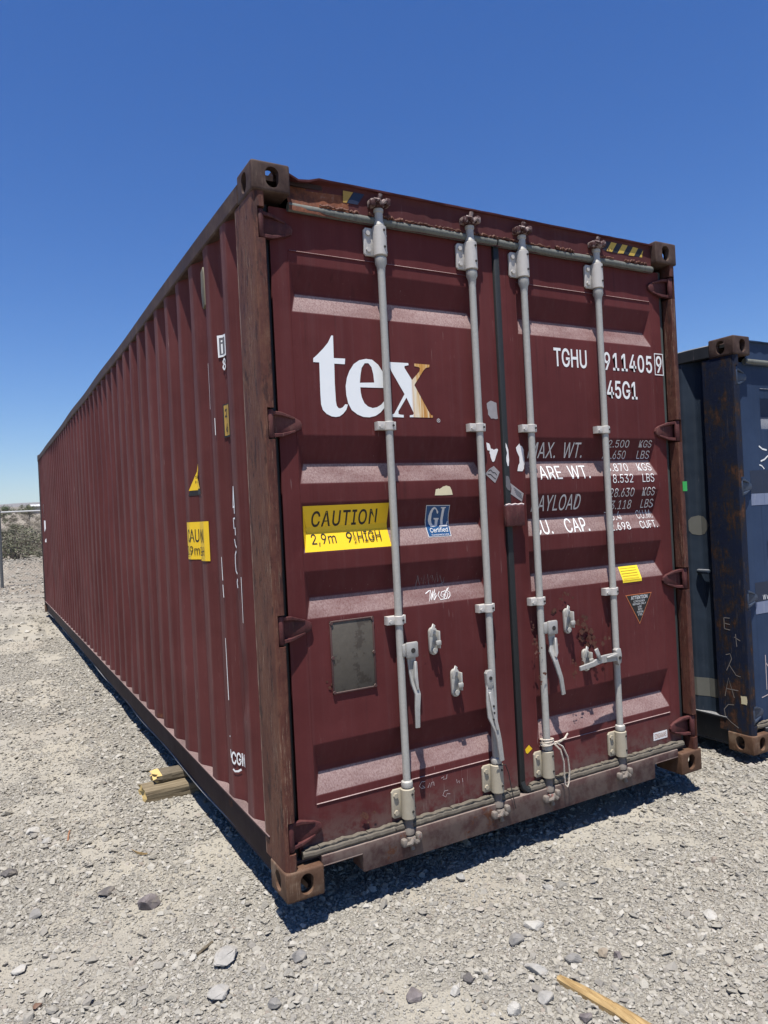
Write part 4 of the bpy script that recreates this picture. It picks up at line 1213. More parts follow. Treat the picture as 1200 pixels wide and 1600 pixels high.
# flaking rust crust along the seam above the top gasket
mb = MB(); r_ = random.Random(77)
x = 0.30
while x < 2.24:
    ln = r_.uniform(0.03, 0.22); xe = min(2.26, x + ln); k_ = max(3, int(ln / 0.007))
    amp = r_.uniform(0.5, 1.3)
    mb.tube([(x + (xe - x) * q / k_, 0.034 + r_.uniform(-.004, .003), 2.771 + r_.uniform(-.005, .006) * amp) for q in range(k_ + 1)], 0.0075 * amp, 5, rfun=lambda t: 0.45 + 0.7 * abs(math.sin(t * 9.7 + x * 40)))
    x = xe + r_.uniform(0.0, 0.10)
mb.build('rust_crust', M['blister'], header, smooth=False)

# ---- side-wall markings (u runs toward the doors)
def wdecal(name, layers):
    """2D x = -Y"""
    return decal(name, layers, LW, lambda u, z, e: Vector((XW + wall_depth(-u) - e, -u, z)), breaks_x=[-y for y in wall_breaks(0.1, 12)])
wdecal('caution_sticker', [(rect2d(-1.285, -0.918, 1.301, 1.500), M['yellow']),
        (text2d('CAU', -1.268, -1.165, 1.392, 1.462, 0.010), M['black']), (text2d('TION', -1.15, -0.965, 1.392, 1.462, 0.008), M['black']),
        (text2d('2.9m', -1.282, -1.165, 1.325, 1.372, 0.002), M['black']), (text2d('9 HIGH', -1.13, -0.958, 1.325, 1.372, 0.002), M['black'])])
wt = [(-1.225, 1.648), (-0.975, 1.648), (-1.10, 1.868)]
wdecal('warning_triangle', [(poly2d([[(p[0] - 0.0, p[1]) for p in [(-1.228, 1.640), (-0.97, 1.640), (-1.10, 1.880)]]]), M['black']), (poly2d([[(-1.222, 1.668), (-0.985, 1.668), (-1.10, 1.860)]]), M['yellow']),
        (text2d('SUPER', -1.172, -1.06, 1.730, 1.744, 0.0), M['black']), (text2d('HEAVY', -1.172, -1.06, 1.704, 1.718, 0.0), M['black'])])
wdecal('lettering', [(poly2d([[(-0.630, 2.255), (-0.560, 2.255), (-0.560, 2.352), (-0.632, 2.358)], [(-0.620, 2.266), (-0.574, 2.266), (-0.574, 2.342), (-0.621, 2.345)]]), M['white']), (rect2d(-0.6205, -0.5735, 2.2655, 2.3425), M['grey_print']),
        (stroke2d([[(-0.603, 2.27), (-0.604, 2.315)], [(-0.604, 2.323), (-0.604, 2.332)]], 0.010), M['white']),
        (text2d('8', -0.605, -0.565, 2.190, 2.246, 0.02), M['white'])])
wdecal('number_plate', [(rect2d(-0.618, -0.560, 1.882, 2.036), M['black']), (rect2d(-0.612, -0.562, 1.890, 2.030), M['yellow_old']), (text2d('2', -0.606, -0.584, 1.975, 2.015, 0.01), M['black']), (text2d('6', -0.602, -0.580, 1.905, 1.945, 0.01), M['black'])])
wdecal('lettering', [(poly2d([[(-0.458, 1.552), (-0.430, 1.552), (-0.434, 1.648), (-0.442, 1.648)], [(-0.449, 1.562), (-0.440, 1.562), (-0.440, 1.60)]]), M['white']), (rect2d(-0.440, -0.432, 1.527, 1.556), M['white']),
        (stroke2d([[(-0.430, 1.506), (-0.452, 1.506), (-0.450, 1.462), (-0.434, 1.464), (-0.434, 1.432)]], 0.009), M['white']),
        (stroke2d([[(-0.448, 1.415), (-0.438, 1.388), (-0.424, 1.378)]], 0.008), M['white']),
        (stroke2d([[(-0.430, 1.362), (-0.446, 1.345), (-0.450, 1.31), (-0.446, 1.275), (-0.430, 1.262)]], 0.009), M['white']),
        (stroke2d([[(-0.428, 1.240), (-0.436, 1.225), (-0.430, 1.20)]], 0.009), M['white'])])
wdecal('lettering', [(text2d('CGM', -0.668, -0.578, 0.362, 0.422, 0.018), M['white']), (stroke2d([[(-0.672, 0.43), (-0.668, 0.39)], [(-0.672, 0.495), (-0.671, 0.488)]], 0.006), M['white']),
        (stroke2d([[(-0.660, 0.340), (-0.650, 0.331), (-0.632, 0.334), (-0.612, 0.346)]], 0.009), M['white'])])
wdecal('rust_stain', [(poly2d([jag([(-2.345, 0.210), (-2.285, 0.210), (-2.285, 0.395), (-2.345, 0.402)], 0.004, 4, 6)]), M['orange'])])
wdecal('paint_scratch', [(stroke2d([[(-0.73, 2.25), (-0.729, 2.10), (-0.731, 2.03)], [(-0.668, 1.98), (-0.668, 1.90)], [(-0.67, 1.33), (-0.668, 1.22)], [(-0.669, 1.20), (-0.667, 1.14)], [(-0.39, 1.25), (-0.391, 1.05)], [(-0.67, 0.95), (-0.668, 0.66)]], 0.0035), M['white_worn'])])
for pts in ([(-11.56, 1.80), (-11.38, 1.72), (-11.36, 1.95), (-11.50, 2.02)], [(-11.40, 1.55), (-11.32, 1.46), (-11.20, 1.66), (-11.36, 1.68)], [(-11.36, 1.30), (-11.18, 1.28), (-11.22, 1.40)]):
    wdecal('lettering', [(poly2d([pts]), M['white'])])
# vent cover near the top
mb = MB()
mb.prism([(0.735, 2.53), (0.775, 2.52), (0.79, 2.60), (0.785, 2.70), (0.75, 2.715), (0.735, 2.68)], 0.004, 0.045, axis='X', bev=0.006)
mb.build('vent_cover', M['olive'], LW)
# green tape on the far post
mb = MB(); mb.box(2.400, 2.4345, 0.0035, 0.0055, 1.535, 1.588); mb.build('tape', M['green_tape'], posts[1])

# ---- rope and wire hanging on the rods
rope_m = wood_material('pale_rope', (0.34, 0.28, 0.22), (0.62, 0.56, 0.48), (150, 150, 150))
mb = MB()
for k in range(3):
    pts = []
    for i in range(25):
        a = 2 * math.pi * i / 24
        pts.append((1.363 + 0.031 * math.cos(a) + 0.002 * math.sin(3 * a), 0.029 + 0.031 * math.sin(a), 0.352 + 0.009 * k + 0.006 * math.cos(a + k)))
    mb.tube(pts, 0.0045, 6)
P = [(1.385, 0.005, 0.356), (1.400, -0.012, 0.362), (1.430, -0.020, 0.372), (1.455, -0.018, 0.392)]
mb.tube(P, 0.0045, 6)
mb.tube([(1.388, 0.0, 0.350), (1.41, -0.016, 0.362), (1.44, -0.022, 0.376)], 0.0042, 6)
mb.tube([(1.380, -0.004, 0.352), (1.405, -0.016, 0.322), (1.425, -0.014, 0.26), (1.430, -0.008, 0.19), (1.436, -0.004, 0.145), (1.447, -0.006, 0.132), (1.458, -0.006, 0.150), (1.462, -0.010, 0.21), (1.450, -0.014, 0.28), (1.420, -0.016, 0.335), (1.392, -0.008, 0.356)], 0.0042, 6)
o = mb.build('rope', rope_m)
tag(o, 'pale frayed rope tied round the third grey lock rod, its loop hanging', 'rope')
mb = MB()
mb.tube([(1.030, -0.004, 0.330), (1.055, -0.010, 0.322), (1.085, 0.0, 0.315), (1.105, 0.006, 0.27), (1.118, 0.008, 0.20), (1.128, 0.006, 0.14), (1.135, 0.004, 0.10)], 0.0022, 5)
o = mb.build('wire', M['hole'])
tag(o, 'thin dark wire hanging down from the handle of the second lock rod', 'wire')

# ================================================================== blue container
B_ = Spec()
B_.grooves = [(2.22, 2.02), (1.30, 1.10), (0.46, 0.26)]
B_.hinges = [2.345, 1.655, 0.955, 0.235]
B_.seams = (0.22, 2.28); B_.inset = 0.16; B_.dented = False
MBL = dict(cast_top=M['cast_top'], cast_low=M['cast_low'], post=M['blue_post'], wall=M['blue_wall'], rail=M['blue_rail'], toprail=M['blue_rail'], head=M['blue'], orange=M['orange'], sill=M['blue_rail'], door=M['blue'], hinge=M['blue_hinge'])
OB = Vector((3.105, 0.143, -0.106))
blue, bposts, bwalls, bdoors, bheader, bsill = build_container(OB, 6.058, 2.591, MBL, B_)
tag(blue, 'dark blue freight container with a scraped rusty corner post, beside the maroon one', 'shipping container')
build_rods(blue, 2.591, [0.62, 1.07, 1.37, 1.82], bdoors)
BS = door_surf(B_)
def bdecal(name, layers): return decal(name, layers, bdoors[0], BS, breaks_z=door_breaks(B_), breaks_x=[0.325, 0.355])
bdecal('painted_panel', [(rect2d(0.186, 0.95, 1.61, 1.757), M['blue_dark'])])
bdecal('painted_panel', [(rect2d(0.184, 0.95, 1.535, 1.609), M['blue_light'])])
bdecal('painted_panel', [(rect2d(0.178, 0.95, 0.924, 1.045), M['blue_dark']), (text2d('W', 0.250, 0.285, 0.932, 0.962, 0.0), M['white']), (text2d('ww', 0.290, 0.345, 0.932, 0.955, 0.0), M['white'])])
bdecal('painted_panel', [(rect2d(0.174, 0.95, 0.846, 0.922), M['blue_light'])])
bdecal('lettering', [(stroke2d([[(0.29, 1.915), (0.33, 1.892), (0.37, 1.90)], [(0.30, 1.79), (0.34, 1.80), (0.38, 1.83)]], 0.012), M['white']),
                     (stroke2d([[(0.285, 1.665), (0.32, 1.645), (0.345, 1.61)], [(0.295, 1.575), (0.325, 1.60), (0.36, 1.66)]], 0.012), M['white'])] if False else
       [(stroke2d([[(0.29, 1.912), (0.325, 1.893), (0.37, 1.886)]], 0.010), M['white']), (stroke2d([[(0.30, 1.815), (0.34, 1.826), (0.38, 1.85)]], 0.010), M['white'])])
bdecal('lettering', [(stroke2d([[(0.262, 1.880 - 0.1), (0.30, 1.765), (0.345, 1.70)]], 0.0), M['white'])] if False else [(stroke2d([[(0.285, 1.792), (0.31, 1.785), (0.335, 1.765)], ], 0.008), M['white'])])
bdecal('chalk_mark', [(stroke2d([[(0.246, 0.58), (0.244, 0.36)], [(0.19, 0.318), (0.25, 0.326), (0.30, 0.345)], [(0.246, 0.53), (0.275, 0.50)]], 0.006), M['chalk'])])
# chalk letters down the post
psurf = lambda u, z, e: Vector((0.0045 - e, -u, z))
PC = [[(-0.125, 0.835), (-0.165, 0.835)], [(-0.165, 0.80), (-0.125, 0.795)], [(-0.125, 0.76), (-0.165, 0.765)], [(-0.165, 0.835), (-0.165, 0.765)],
      [(-0.09, 0.74), (-0.085, 0.66)], [(-0.10, 0.72), (-0.06, 0.70)],
      [(-0.165, 0.60), (-0.135, 0.61), (-0.125, 0.58), (-0.165, 0.50)], [(-0.145, 0.54), (-0.10, 0.48), (-0.07, 0.475)],
      [(-0.185, 0.335), (-0.155, 0.455), (-0.120, 0.335)], [(-0.172, 0.385), (-0.09, 0.385)],
      [(-0.125, 0.29), (-0.165, 0.285), (-0.195, 0.25), (-0.190, 0.205), (-0.150, 0.175), (-0.100, 0.150)]]
decal('chalk_mark', [(stroke2d(PC, 0.005), M['faint_chalk'])], bposts[0], psurf)
decal('paper_scrap', [(poly2d([jag([(-0.075, 0.305), (-0.035, 0.305), (-0.035, 0.36), (-0.075, 0.355)], 0.003, 3, 5)]), M['beige'])], bposts[0], psurf)
def bw(name, layers): return decal(name, layers, bwalls[0], lambda u, z, e: Vector((XW + wall_depth(-u) - e, -u, z)), breaks_x=[-y for y in wall_breaks(0.1, 6)])
bw('paint_patch', [(rect2d(-0.62, -0.255, 0.30, 0.42), M['grey_patch'])])
bw('paint_patch', [(poly2d([[(-0.335 + 0.07 * math.cos(t * 0.5236) * (1 + 0.15 * math.sin(5 * t)), 1.42 + 0.065 * math.sin(t * 0.5236)) for t in range(12)]]), M['grey_patch'])])
mb = MB(); mb.box(0.0, 0.03, 0.26, 0.35, 1.105, 1.135, 0.01); mb.build('lashing_bar', M['blue_wall'], bwalls[0])

# ================================================================== timber
def lumber(name, x0, x1, y0, y1, z0, z1, mat, seed, rag=0.03, rotz=0.0, nx=14):
    r = random.Random(seed)
    mb = MB()
    ny, nz_ = 5, 4
    # end at x0 is broken and ragged, the faces slightly bowed and split
    vs = {}
    for k in range(nx + 1):
        for a in range(ny + 1):
            for b in range(nz_ + 1):
                if 0 < k < nx and 0 < a < ny and 0 < b < nz_: continue
                x = x0 + (x1 - x0) * k / nx
                if k == 0: x += r.uniform(0, rag)
                y = y0 + (y1 - y0) * a / ny; z = z0 + (z1 - z0) * b / nz_
                ca = 0.003 if a in (0, ny) and b in (0, nz_) else 0
                y += (ca if a == 0 else -ca) + r.uniform(-1, 1) * 0.0035
                z += (ca if b == 0 else -ca) + r.uniform(-1, 1) * 0.0030
                vs[k, a, b] = mb.bm.verts.new((x, y, z))
    def q(a, b, c, d, mi=0):
        f = mb.bm.faces.new([vs[a], vs[b], vs[c], vs[d]]); f.material_index = mi
    for k in range(nx):
        for a in range(ny):
            q((k, a, 0), (k, a + 1, 0), (k + 1, a + 1, 0), (k + 1, a, 0)); q((k, a, nz_), (k + 1, a, nz_), (k + 1, a + 1, nz_), (k, a + 1, nz_), 1 if (k < 1 and seed % 2) else 0)
        for b in range(nz_):
            q((k, 0, b), (k + 1, 0, b), (k + 1, 0, b + 1), (k, 0, b + 1)); q((k, ny, b), (k, ny, b + 1), (k + 1, ny, b + 1), (k + 1, ny, b))
    for a in range(ny):
        for b in range(nz_):
            q((0, a, b), (0, a, b + 1), (0, a + 1, b + 1), (0, a + 1, b), 1); q((nx, a, b), (nx, a + 1, b), (nx, a + 1, b + 1), (nx, a, b + 1))
    bmesh.ops.recalc_face_normals(mb.bm, faces=mb.bm.faces)
    return mb.build(name, [mat, M['wood_fresh']], None, angle=12)
g0 = -0.118
o = lumber('timber_block', -0.225, 0.62, 1.670, 1.845, g0, -0.034, M['wood_grey'], 2)
tag(o, 'weathered timber lying on the gravel, its end sticking out under the maroon container', 'timber')
o = lumber('timber_block', -0.150, 0.62, 1.760, 1.900, -0.033, 0.0145, M['wood_dark'], 5, 0.04)
tag(o, 'upper timber with a bright yellow broken end, stacked on another under the maroon container', 'timber')
def plank():
    mb = MB(); r = random.Random(9)
    P = [(0.690, -0.745), (0.708, -0.83), (0.722, -0.90), (0.735, -0.97), (0.748, -1.06), (0.765, -1.16), (0.775, -1.22)]
    Wd = [0.026, 0.040, 0.048, 0.050, 0.056, 0.052, 0.03]
    secs = []
    for i, (p, w) in enumerate(zip(P, Wd)):
        t = Vector((P[min(i + 1, 6)][0] - P[max(i - 1, 0)][0], P[min(i + 1, 6)][1] - P[max(i - 1, 0)][1])).normalized()
        nrm = Vector((t.y, -t.x))
        z = gz(*p)
        prof = [(-0.5, 0.0), (-0.5, 0.016), (-0.22, 0.024 + r.uniform(-.002, .004)), (0.02, 0.017), (0.2, 0.022 + r.uniform(-.002, .004)), (0.5, 0.013), (0.5, 0.0)]
        secs.append([mb.bm.verts.new((p[0] - nrm.x * a * w, p[1] - nrm.y * a * w, z + b - 0.002)) for a, b in prof])
    for a, b in zip(secs, secs[1:]):
        for k in range(6): mb.bm.faces.new([a[k], b[k], b[k + 1], a[k + 1]])
    mb.bm.faces.new(secs[0]); mb.bm.faces.new(secs[-1][::-1])
    bmesh.ops.recalc_face_normals(mb.bm, faces=mb.bm.faces)
    o = mb.build('broken_plank', M['wood_plank'], None, angle=25)
    tag(o, 'splintered yellow brown plank lying on the gravel in front of the doors', 'plank')
plank()

# ================================================================== stones
def stone_material():
    n = NT('crushed_stone')
    oi = n.t.nodes.new('ShaderNodeObjectInfo')
    c = n.cramp(oi.outputs['Random'], [(0.0, (0.165, 0.155, 0.150)), (0.12, (0.225, 0.215, 0.200)), (0.35, (0.305, 0.291, 0.260)), (0.60, (0.338, 0.314, 0.266)), (0.82, (0.385, 0.366, 0.322)), (0.95, (0.51, 0.49, 0.45)), (1.0, (0.20, 0.15, 0.125))])
    g = n.noise(2.5, 5, 0.7)
    c = n.mix(0.45, c, n.mix(g, (0.18, 0.163, 0.132), (0.42, 0.387, 0.318)))
    return n.done(c, 0.92, 0, n.bump(n.noise(5, 5, 0.7), 0.35, 0.08), 0.12)
M['stone'] = stone_material()
def rock_mat(name, a, b):
    n = NT(name)
    g = n.noise(18, 6, 0.7); g2 = n.noise(70, 5, 0.7)
    c = n.mix(n.ramp(g, 0.35, 0.65), a, b)
    c = n.mix(n.math('MULTIPLY', n.ramp(g2, 0.55, 0.7), 0.5), c, tuple(x * 0.6 for x in a))
    nz = n.sep(n.geo('Normal'))[2]
    c = n.mix(n.math('MULTIPLY', n.ramp(n.noise(30, 5), 0.5, 0.66), 0.35), c, (0.47, 0.42, 0.34))
    c = n.mix(1.0, c, (0.56, 0.55, 0.53), 'MULTIPLY')
    return n.done(c, 0.88, 0, n.bump(g2, 0.4, 0.003, n.bump(g, 0.4, 0.008)), 0.2)
ROCKM = {'grey': rock_mat('grey_rock', (0.30, 0.29, 0.28), (0.42, 0.41, 0.40)), 'purple': rock_mat('purple_grey_rock', (0.21, 0.185, 0.19), (0.33, 0.295, 0.30)),
         'pale': rock_mat('pale_rock', (0.46, 0.45, 0.43), (0.60, 0.585, 0.56)), 'white': rock_mat('white_rock', (0.60, 0.585, 0.55), (0.72, 0.70, 0.66)),
         'tan': rock_mat('tan_rock', (0.38, 0.32, 0.25), (0.50, 0.43, 0.35)), 'dark': rock_mat('dark_rock', (0.15, 0.14, 0.14), (0.25, 0.235, 0.23)),
         'brown': rock_mat('brown_rock', (0.22, 0.13, 0.09), (0.33, 0.21, 0.16))}
def hull_stone(seed, n=16, flat=0.7, lon=1.0, cuts=5):
    r = random.Random(seed)
    bm = bmesh.new()
    for k in range(n):
        v = Vector((r.gauss(0, 1), r.gauss(0, 1), r.gauss(0, 1))).normalized() * r.uniform(0.82, 1.0)
        bm.verts.new((v.x * lon, v.y * r.uniform(0.85, 1), v.z * flat))
    bmesh.ops.convex_hull(bm, input=list(bm.verts))
    bmesh.ops.delete(bm, geom=[v for v in bm.verts if not v.link_faces], context='VERTS')
    return bm
def rock(x, y, d, kind, label, flat=0.6, lon=1.0, rot=0.0, sink=0.3, seed=1, group=None, round_=False):
    bm = hull_stone(seed, 22, flat, lon)
    bmesh.ops.bevel(bm, geom=list(bm.edges), offset=0.06 if not round_ else 0.2, segments=2, affect='EDGES', clamp_overlap=True)
    bmesh.ops.triangulate(bm, faces=bm.faces)
    bmesh.ops.subdivide_edges(bm, edges=[e for e in bm.edges if e.calc_length() > 0.25], cuts=2, use_grid_fill=True)
    r = random.Random(seed + 99)
    for v in bm.verts: v.co += v.normal * r.uniform(-0.02, 0.02)
    for v in bm.verts: v.co *= d / 2
    me = bpy.data.meshes.new('rock'); bm.to_mesh(me); bm.free()
    me.polygons.foreach_set('use_smooth', [True] * len(me.polygons)); me.set_sharp_from_angle(angle=rad(24))
    me.materials.append(ROCKM[kind])
    o = link('rock', me)
    o.location = (x, y, gz(x, y) + d / 2 * flat * (1 - 2 * sink) + 0.004)
    o.rotation_euler = (r.uniform(-.15, .15), r.uniform(-.15, .15), rot)
    tag(o, label, 'rock', group)
    return o
GR = 'rocks lying loose on the gravel'
ROCKS = [
 (-0.416, 0.548, 0.098, 'purple', 'rounded purple grey rock alone on the gravel left of the maroon container', 0.75, 1.0, 0.3, True),
 (-0.555, 0.774, 0.075, 'dark', 'flat dark rock on the gravel, up and left of the rounded purple rock', 0.35, 1.3, 0.9, False),
 (-0.837, 0.752, 0.060, 'grey', 'knobbly grey rock with a pale top near the left edge of the gravel', 0.7, 1.1, 1.2, False),
 (-0.249, 0.000, 0.100, 'pale', 'largest long pale grey slab of rock, below and left of the corner casting', 0.45, 1.45, 0.9, False),
 (-0.912, 0.380, 0.056, 'white', 'flat white rock by the left edge of the gravel, nearest the viewer there', 0.45, 1.2, 0.0, False),
 (-0.795, 1.675, 0.068, 'white', 'pale pointed stone at the far left, level with the stacked timbers', 0.5, 1.2, 0.4, False),
 (-0.741, 1.508, 0.056, 'pale', 'pinkish pale stone just in front of the far left pointed one', 0.5, 1.1, 0.2, False),
 (-0.331, -0.183, 0.082, 'pale', 'broad pale rock half sunk in the gravel, just below the long grey slab', 0.5, 1.1, 0.5, False),
 (-0.018, -0.141, 0.060, 'grey', 'smooth rounded grey pebble in the gravel under the near corner casting', 0.8, 1.0, 0.0, True),
 (0.806, 0.002, 0.052, 'pale', 'pale upright stone at the edge of the shadow in front of the doors', 0.7, 1.2, 0.8, False),
 (0.352, -0.612, 0.040, 'white', 'small white round stone among gravel at the bottom middle', 0.8, 1.0, 0.0, True),
 (0.227, -0.557, 0.064, 'purple', 'flat bluish grey slab of rock left of the small white round stone', 0.4, 1.2, 1.0, False),
 (0.434, -0.575, 0.044, 'dark', 'dark grey stone just right of the small white round stone', 0.6, 1.2, 1.3, False),
 (-0.187, -0.340, 0.048, 'grey', 'grey squarish stone low in the gravel, left of the bottom middle', 0.7, 1.1, 0.2, False),
 (0.834, -0.450, 0.064, 'white', 'pale pointed rock with a sharp tip, farthest of the rocks near the plank', 0.6, 1.25, 2.2, False),
 (0.708, -0.497, 0.062, 'grey', 'grey angular rock left of the pale pointed one', 0.7, 1.1, 0.1, False),
 (0.656, -0.663, 0.064, 'pale', 'long pale grey rock just left of the end of the splintered plank', 0.55, 1.45, 2.3, False),
 (0.797, -0.701, 0.054, 'grey', 'grey rock lying right beside the far end of the splintered plank', 0.6, 1.3, 2.6, False),
 (0.934, -0.780, 0.038, 'purple', 'small dark purple stone touching a tan one, right of the plank', 0.8, 1.0, 0.0, True),
 (0.905, -0.742, 0.044, 'tan', 'pinkish tan stone next to the small dark purple one', 0.7, 1.0, 0.5, False),
 (1.405, -0.803, 0.060, 'white', 'flat pale stone set into the gravel at the lower right', 0.35, 1.2, 0.4, False),
 (0.588, -0.792, 0.056, 'pale', 'pale blunt stone left of the splintered plank at its middle', 0.6, 1.2, 0.2, False),
 (0.632, -0.930, 0.044, 'purple', 'round bluish grey stone close to the near end of the plank', 0.85, 1.0, 0.0, True),
 (0.469, -0.780, 0.062, 'white', 'jagged white stone farthest left of the stones beside the plank', 0.6, 1.2, 0.1, False),
 (-0.873, 0.086, 0.030, 'brown', 'small reddish brown stone in the bottom left corner', 0.7, 1.1, 0.3, False),
 (-0.923, 1.238, 0.066, 'dark', 'dark grey rock cut by the left edge of the picture', 0.6, 1.1, 0.0, False),
]
for i, (x, y, d, k, lab, fl, lo, ro, rn) in enumerate(ROCKS):
    rock(x, y, d * 1.08, k, lab, fl, lo, ro, 0.30, 31 + i * 7, GR, rn)
# wood chip, twig
mb = MB()
mb.strap([(-0.385, 1.12, 0), (-0.372, 1.085, 0.004), (-0.350, 1.055, 0.004), (-0.325, 1.045, 0)], [0.016, 0.024, 0.022, 0.008], 0.004, bev=0)
for v in mb.bm.verts:
    pass
o = mb.build('wood_chip', M['wood_plank']); 
for v in o.data.vertices: v.co.z = gz(v.co.x, v.co.y) + 0.012 + v.co.z * 0.5
tag(o, 'curved tan wood chip on the gravel in front of the stacked timbers', 'wood chip')
mb = MB(); mb.tube([(-0.335, 0.075, gz(-0.335, 0.075) + 0.008), (-0.30, 0.10, gz(-0.30, 0.10) + 0.012), (-0.262, 0.135, gz(-0.262, 0.135) + 0.009)], 0.006, 6)
o = mb.build('stick', M['wood_dark']); tag(o, 'short brown stick beside the long pale grey slab of rock', 'stick')
mb = MB(); mb.tube([(-0.648, 1.42, gz(-0.648, 1.42) + 0.006), (-0.641, 1.47, gz(-0.641, 1.47) + 0.014), (-0.628, 1.54, gz(-0.628, 1.54) + 0.008)], 0.004, 6)
o = mb.build('twig', simple('reddish_twig', (0.27, 0.13, 0.07), 0.8)); tag(o, 'thin reddish brown twig on the gravel at the far left', 'twig')

# ---- loose gravel: one object, stones placed by geometry nodes
def geo_scatter(name, pts, scl, rot, idx, sources, label, kind='stuff'):
    me = bpy.data.meshes.new(name)
    n = len(pts)
    me.vertices.add(n); me.vertices.foreach_set('co', np.asarray(pts, np.float32).ravel())
    a = me.attributes.new('s', 'FLOAT_VECTOR', 'POINT'); a.data.foreach_set('vector', np.asarray(scl, np.float32).ravel())
    a = me.attributes.new('r', 'FLOAT_VECTOR', 'POINT'); a.data.foreach_set('vector', np.asarray(rot, np.float32).ravel())
    a = me.attributes.new('k', 'INT', 'POINT'); a.data.foreach_set('value', np.asarray(idx, np.int32))
    o = link(name, me)
    tag(o, label, kind=kind)
    src = bpy.data.collections.new(name + '_pieces')
    for i, sm in enumerate(sources):
        so = bpy.data.objects.new('%s_piece' % name, sm); src.objects.link(so)
    ng = bpy.data.node_groups.new(name, 'GeometryNodeTree')
    ng.interface.new_socket('Geometry', in_out='INPUT', socket_type='NodeSocketGeometry')
    ng.interface.new_socket('Geometry', in_out='OUTPUT', socket_type='NodeSocketGeometry')
    N = ng.nodes.new; Lk = ng.links.new
    gi, go = N('NodeGroupInput'), N('NodeGroupOutput')
    ci = N('GeometryNodeCollectionInfo'); ci.inputs['Collection'].default_value = src
    ci.inputs['Separate Children'].default_value = True; ci.inputs['Reset Children'].default_value = True
    ip = N('GeometryNodeInstanceOnPoints'); ip.inputs['Pick Instance'].default_value = True
    def attr(nm, t):
        x = N('GeometryNodeInputNamedAttribute'); x.data_type = t; x.inputs['Name'].default_value = nm
        return x.outputs['Attribute']
    er = N('FunctionNodeEulerToRotation'); Lk(attr('r', 'FLOAT_VECTOR'), er.inputs[0])
    m2p = N('GeometryNodeMeshToPoints'); Lk(gi.outputs[0], m2p.inputs[0])
    Lk(m2p.outputs[0], ip.inputs['Points']); Lk(ci.outputs[0], ip.inputs['Instance'])
    Lk(attr('k', 'INT'), ip.inputs['Instance Index']); Lk(er.outputs[0], ip.inputs['Rotation']); Lk(attr('s', 'FLOAT_VECTOR'), ip.inputs['Scale'])
    Lk(ip.outputs[0], go.inputs[0])
    md = o.modifiers.new('scatter', 'NODES'); md.node_group = ng
    return o

def build_gravel():
    rs = np.random.RandomState(21)
    src = []
    for k in range(10):
        bm = hull_stone(500 + k, 13 + k % 4, 0.55 + 0.07 * (k % 5), 1.0 + 0.12 * (k % 4))
        me = bpy.data.meshes.new('gravel_piece'); bm.to_mesh(me); bm.free(); me.materials.append(M['stone']); src.append(me)
    P, S = [], []
    cx, cy = CAM.x, CAM.y
    def band(r0, r1, dens, dmin, dmed, sig, dmax, patch):
        a0, a1 = rad(29.2 - 46), rad(29.2 + 56)
        area = 0.5 * (r1 * r1 - r0 * r0) * (a1 - a0)
        n = int(area * dens)
        r = np.sqrt(rs.uniform(r0 * r0, r1 * r1, n)); a = rs.uniform(a0, a1, n)
        x = cx + r * np.sin(a); y = cy + r * np.cos(a)
        d = np.clip(dmed * np.exp(sig * rs.randn(n)), dmin, dmax)
        keep = (1.0 - 0.72 * fines(x, y) + patch) > rs.uniform(0, 1, n)
        inside = (x > 0.75) & (x < 1.9) & (y > 1.2) & (y < 12)
        inside |= (x > 2.4) & (y > 6) | (x > 0.6) & (x < 2.4) & (y > 2.5) & (y < 12.2) | (x > 3.6) & (y > 0.9)
        keep &= ~inside
        P.append(np.stack([x, y], 1)[keep]); S.append(d[keep])
    band(1.5, 3.6, 20000, 0.003, 0.0050, 0.28, 0.008, 0.03)
    band(1.5, 3.6, 9000, 0.006, 0.0090, 0.30, 0.016, 0.02)
    band(1.5, 3.8, 3000, 0.012, 0.0165, 0.32, 0.032, 0.0)
    band(1.5, 4.5, 260, 0.024, 0.030, 0.25, 0.052, 0.0)
    band(3.6, 6.2, 7000, 0.005, 0.0085, 0.32, 0.016, 0.03)
    band(3.8, 6.2, 2600, 0.011, 0.0175, 0.34, 0.038, 0.0)
    band(4.5, 9.0, 90, 0.026, 0.036, 0.30, 0.075, 0.05)
    band(6.2, 11.5, 1700, 0.010, 0.0180, 0.40, 0.048, 0.0)
    band(11.5, 26.0, 190, 0.022, 0.036, 0.42, 0.11, 0.10)
    xy = np.concatenate(P); d = np.concatenate(S)
    n = len(d)
    z = ground_z(xy[:, 0], xy[:, 1])
    sc = np.stack([d / 2 * rs.uniform(0.8, 1.25, n), d / 2 * rs.uniform(0.7, 1.1, n), d / 2 * rs.uniform(0.6, 1.0, n)], 1)
    rot = np.stack([rs.uniform(-0.5, 0.5, n), rs.uniform(-0.5, 0.5, n), rs.uniform(0, 6.283, n)], 1)
    pts = np.stack([xy[:, 0], xy[:, 1], z + d * 0.17], 1)
    print('gravel stones', n)
    geo_scatter('gravel', pts, sc, rot, rs.randint(0, len(src), n), src, 'loose grey and tan crushed stone over the whole yard')
build_gravel()

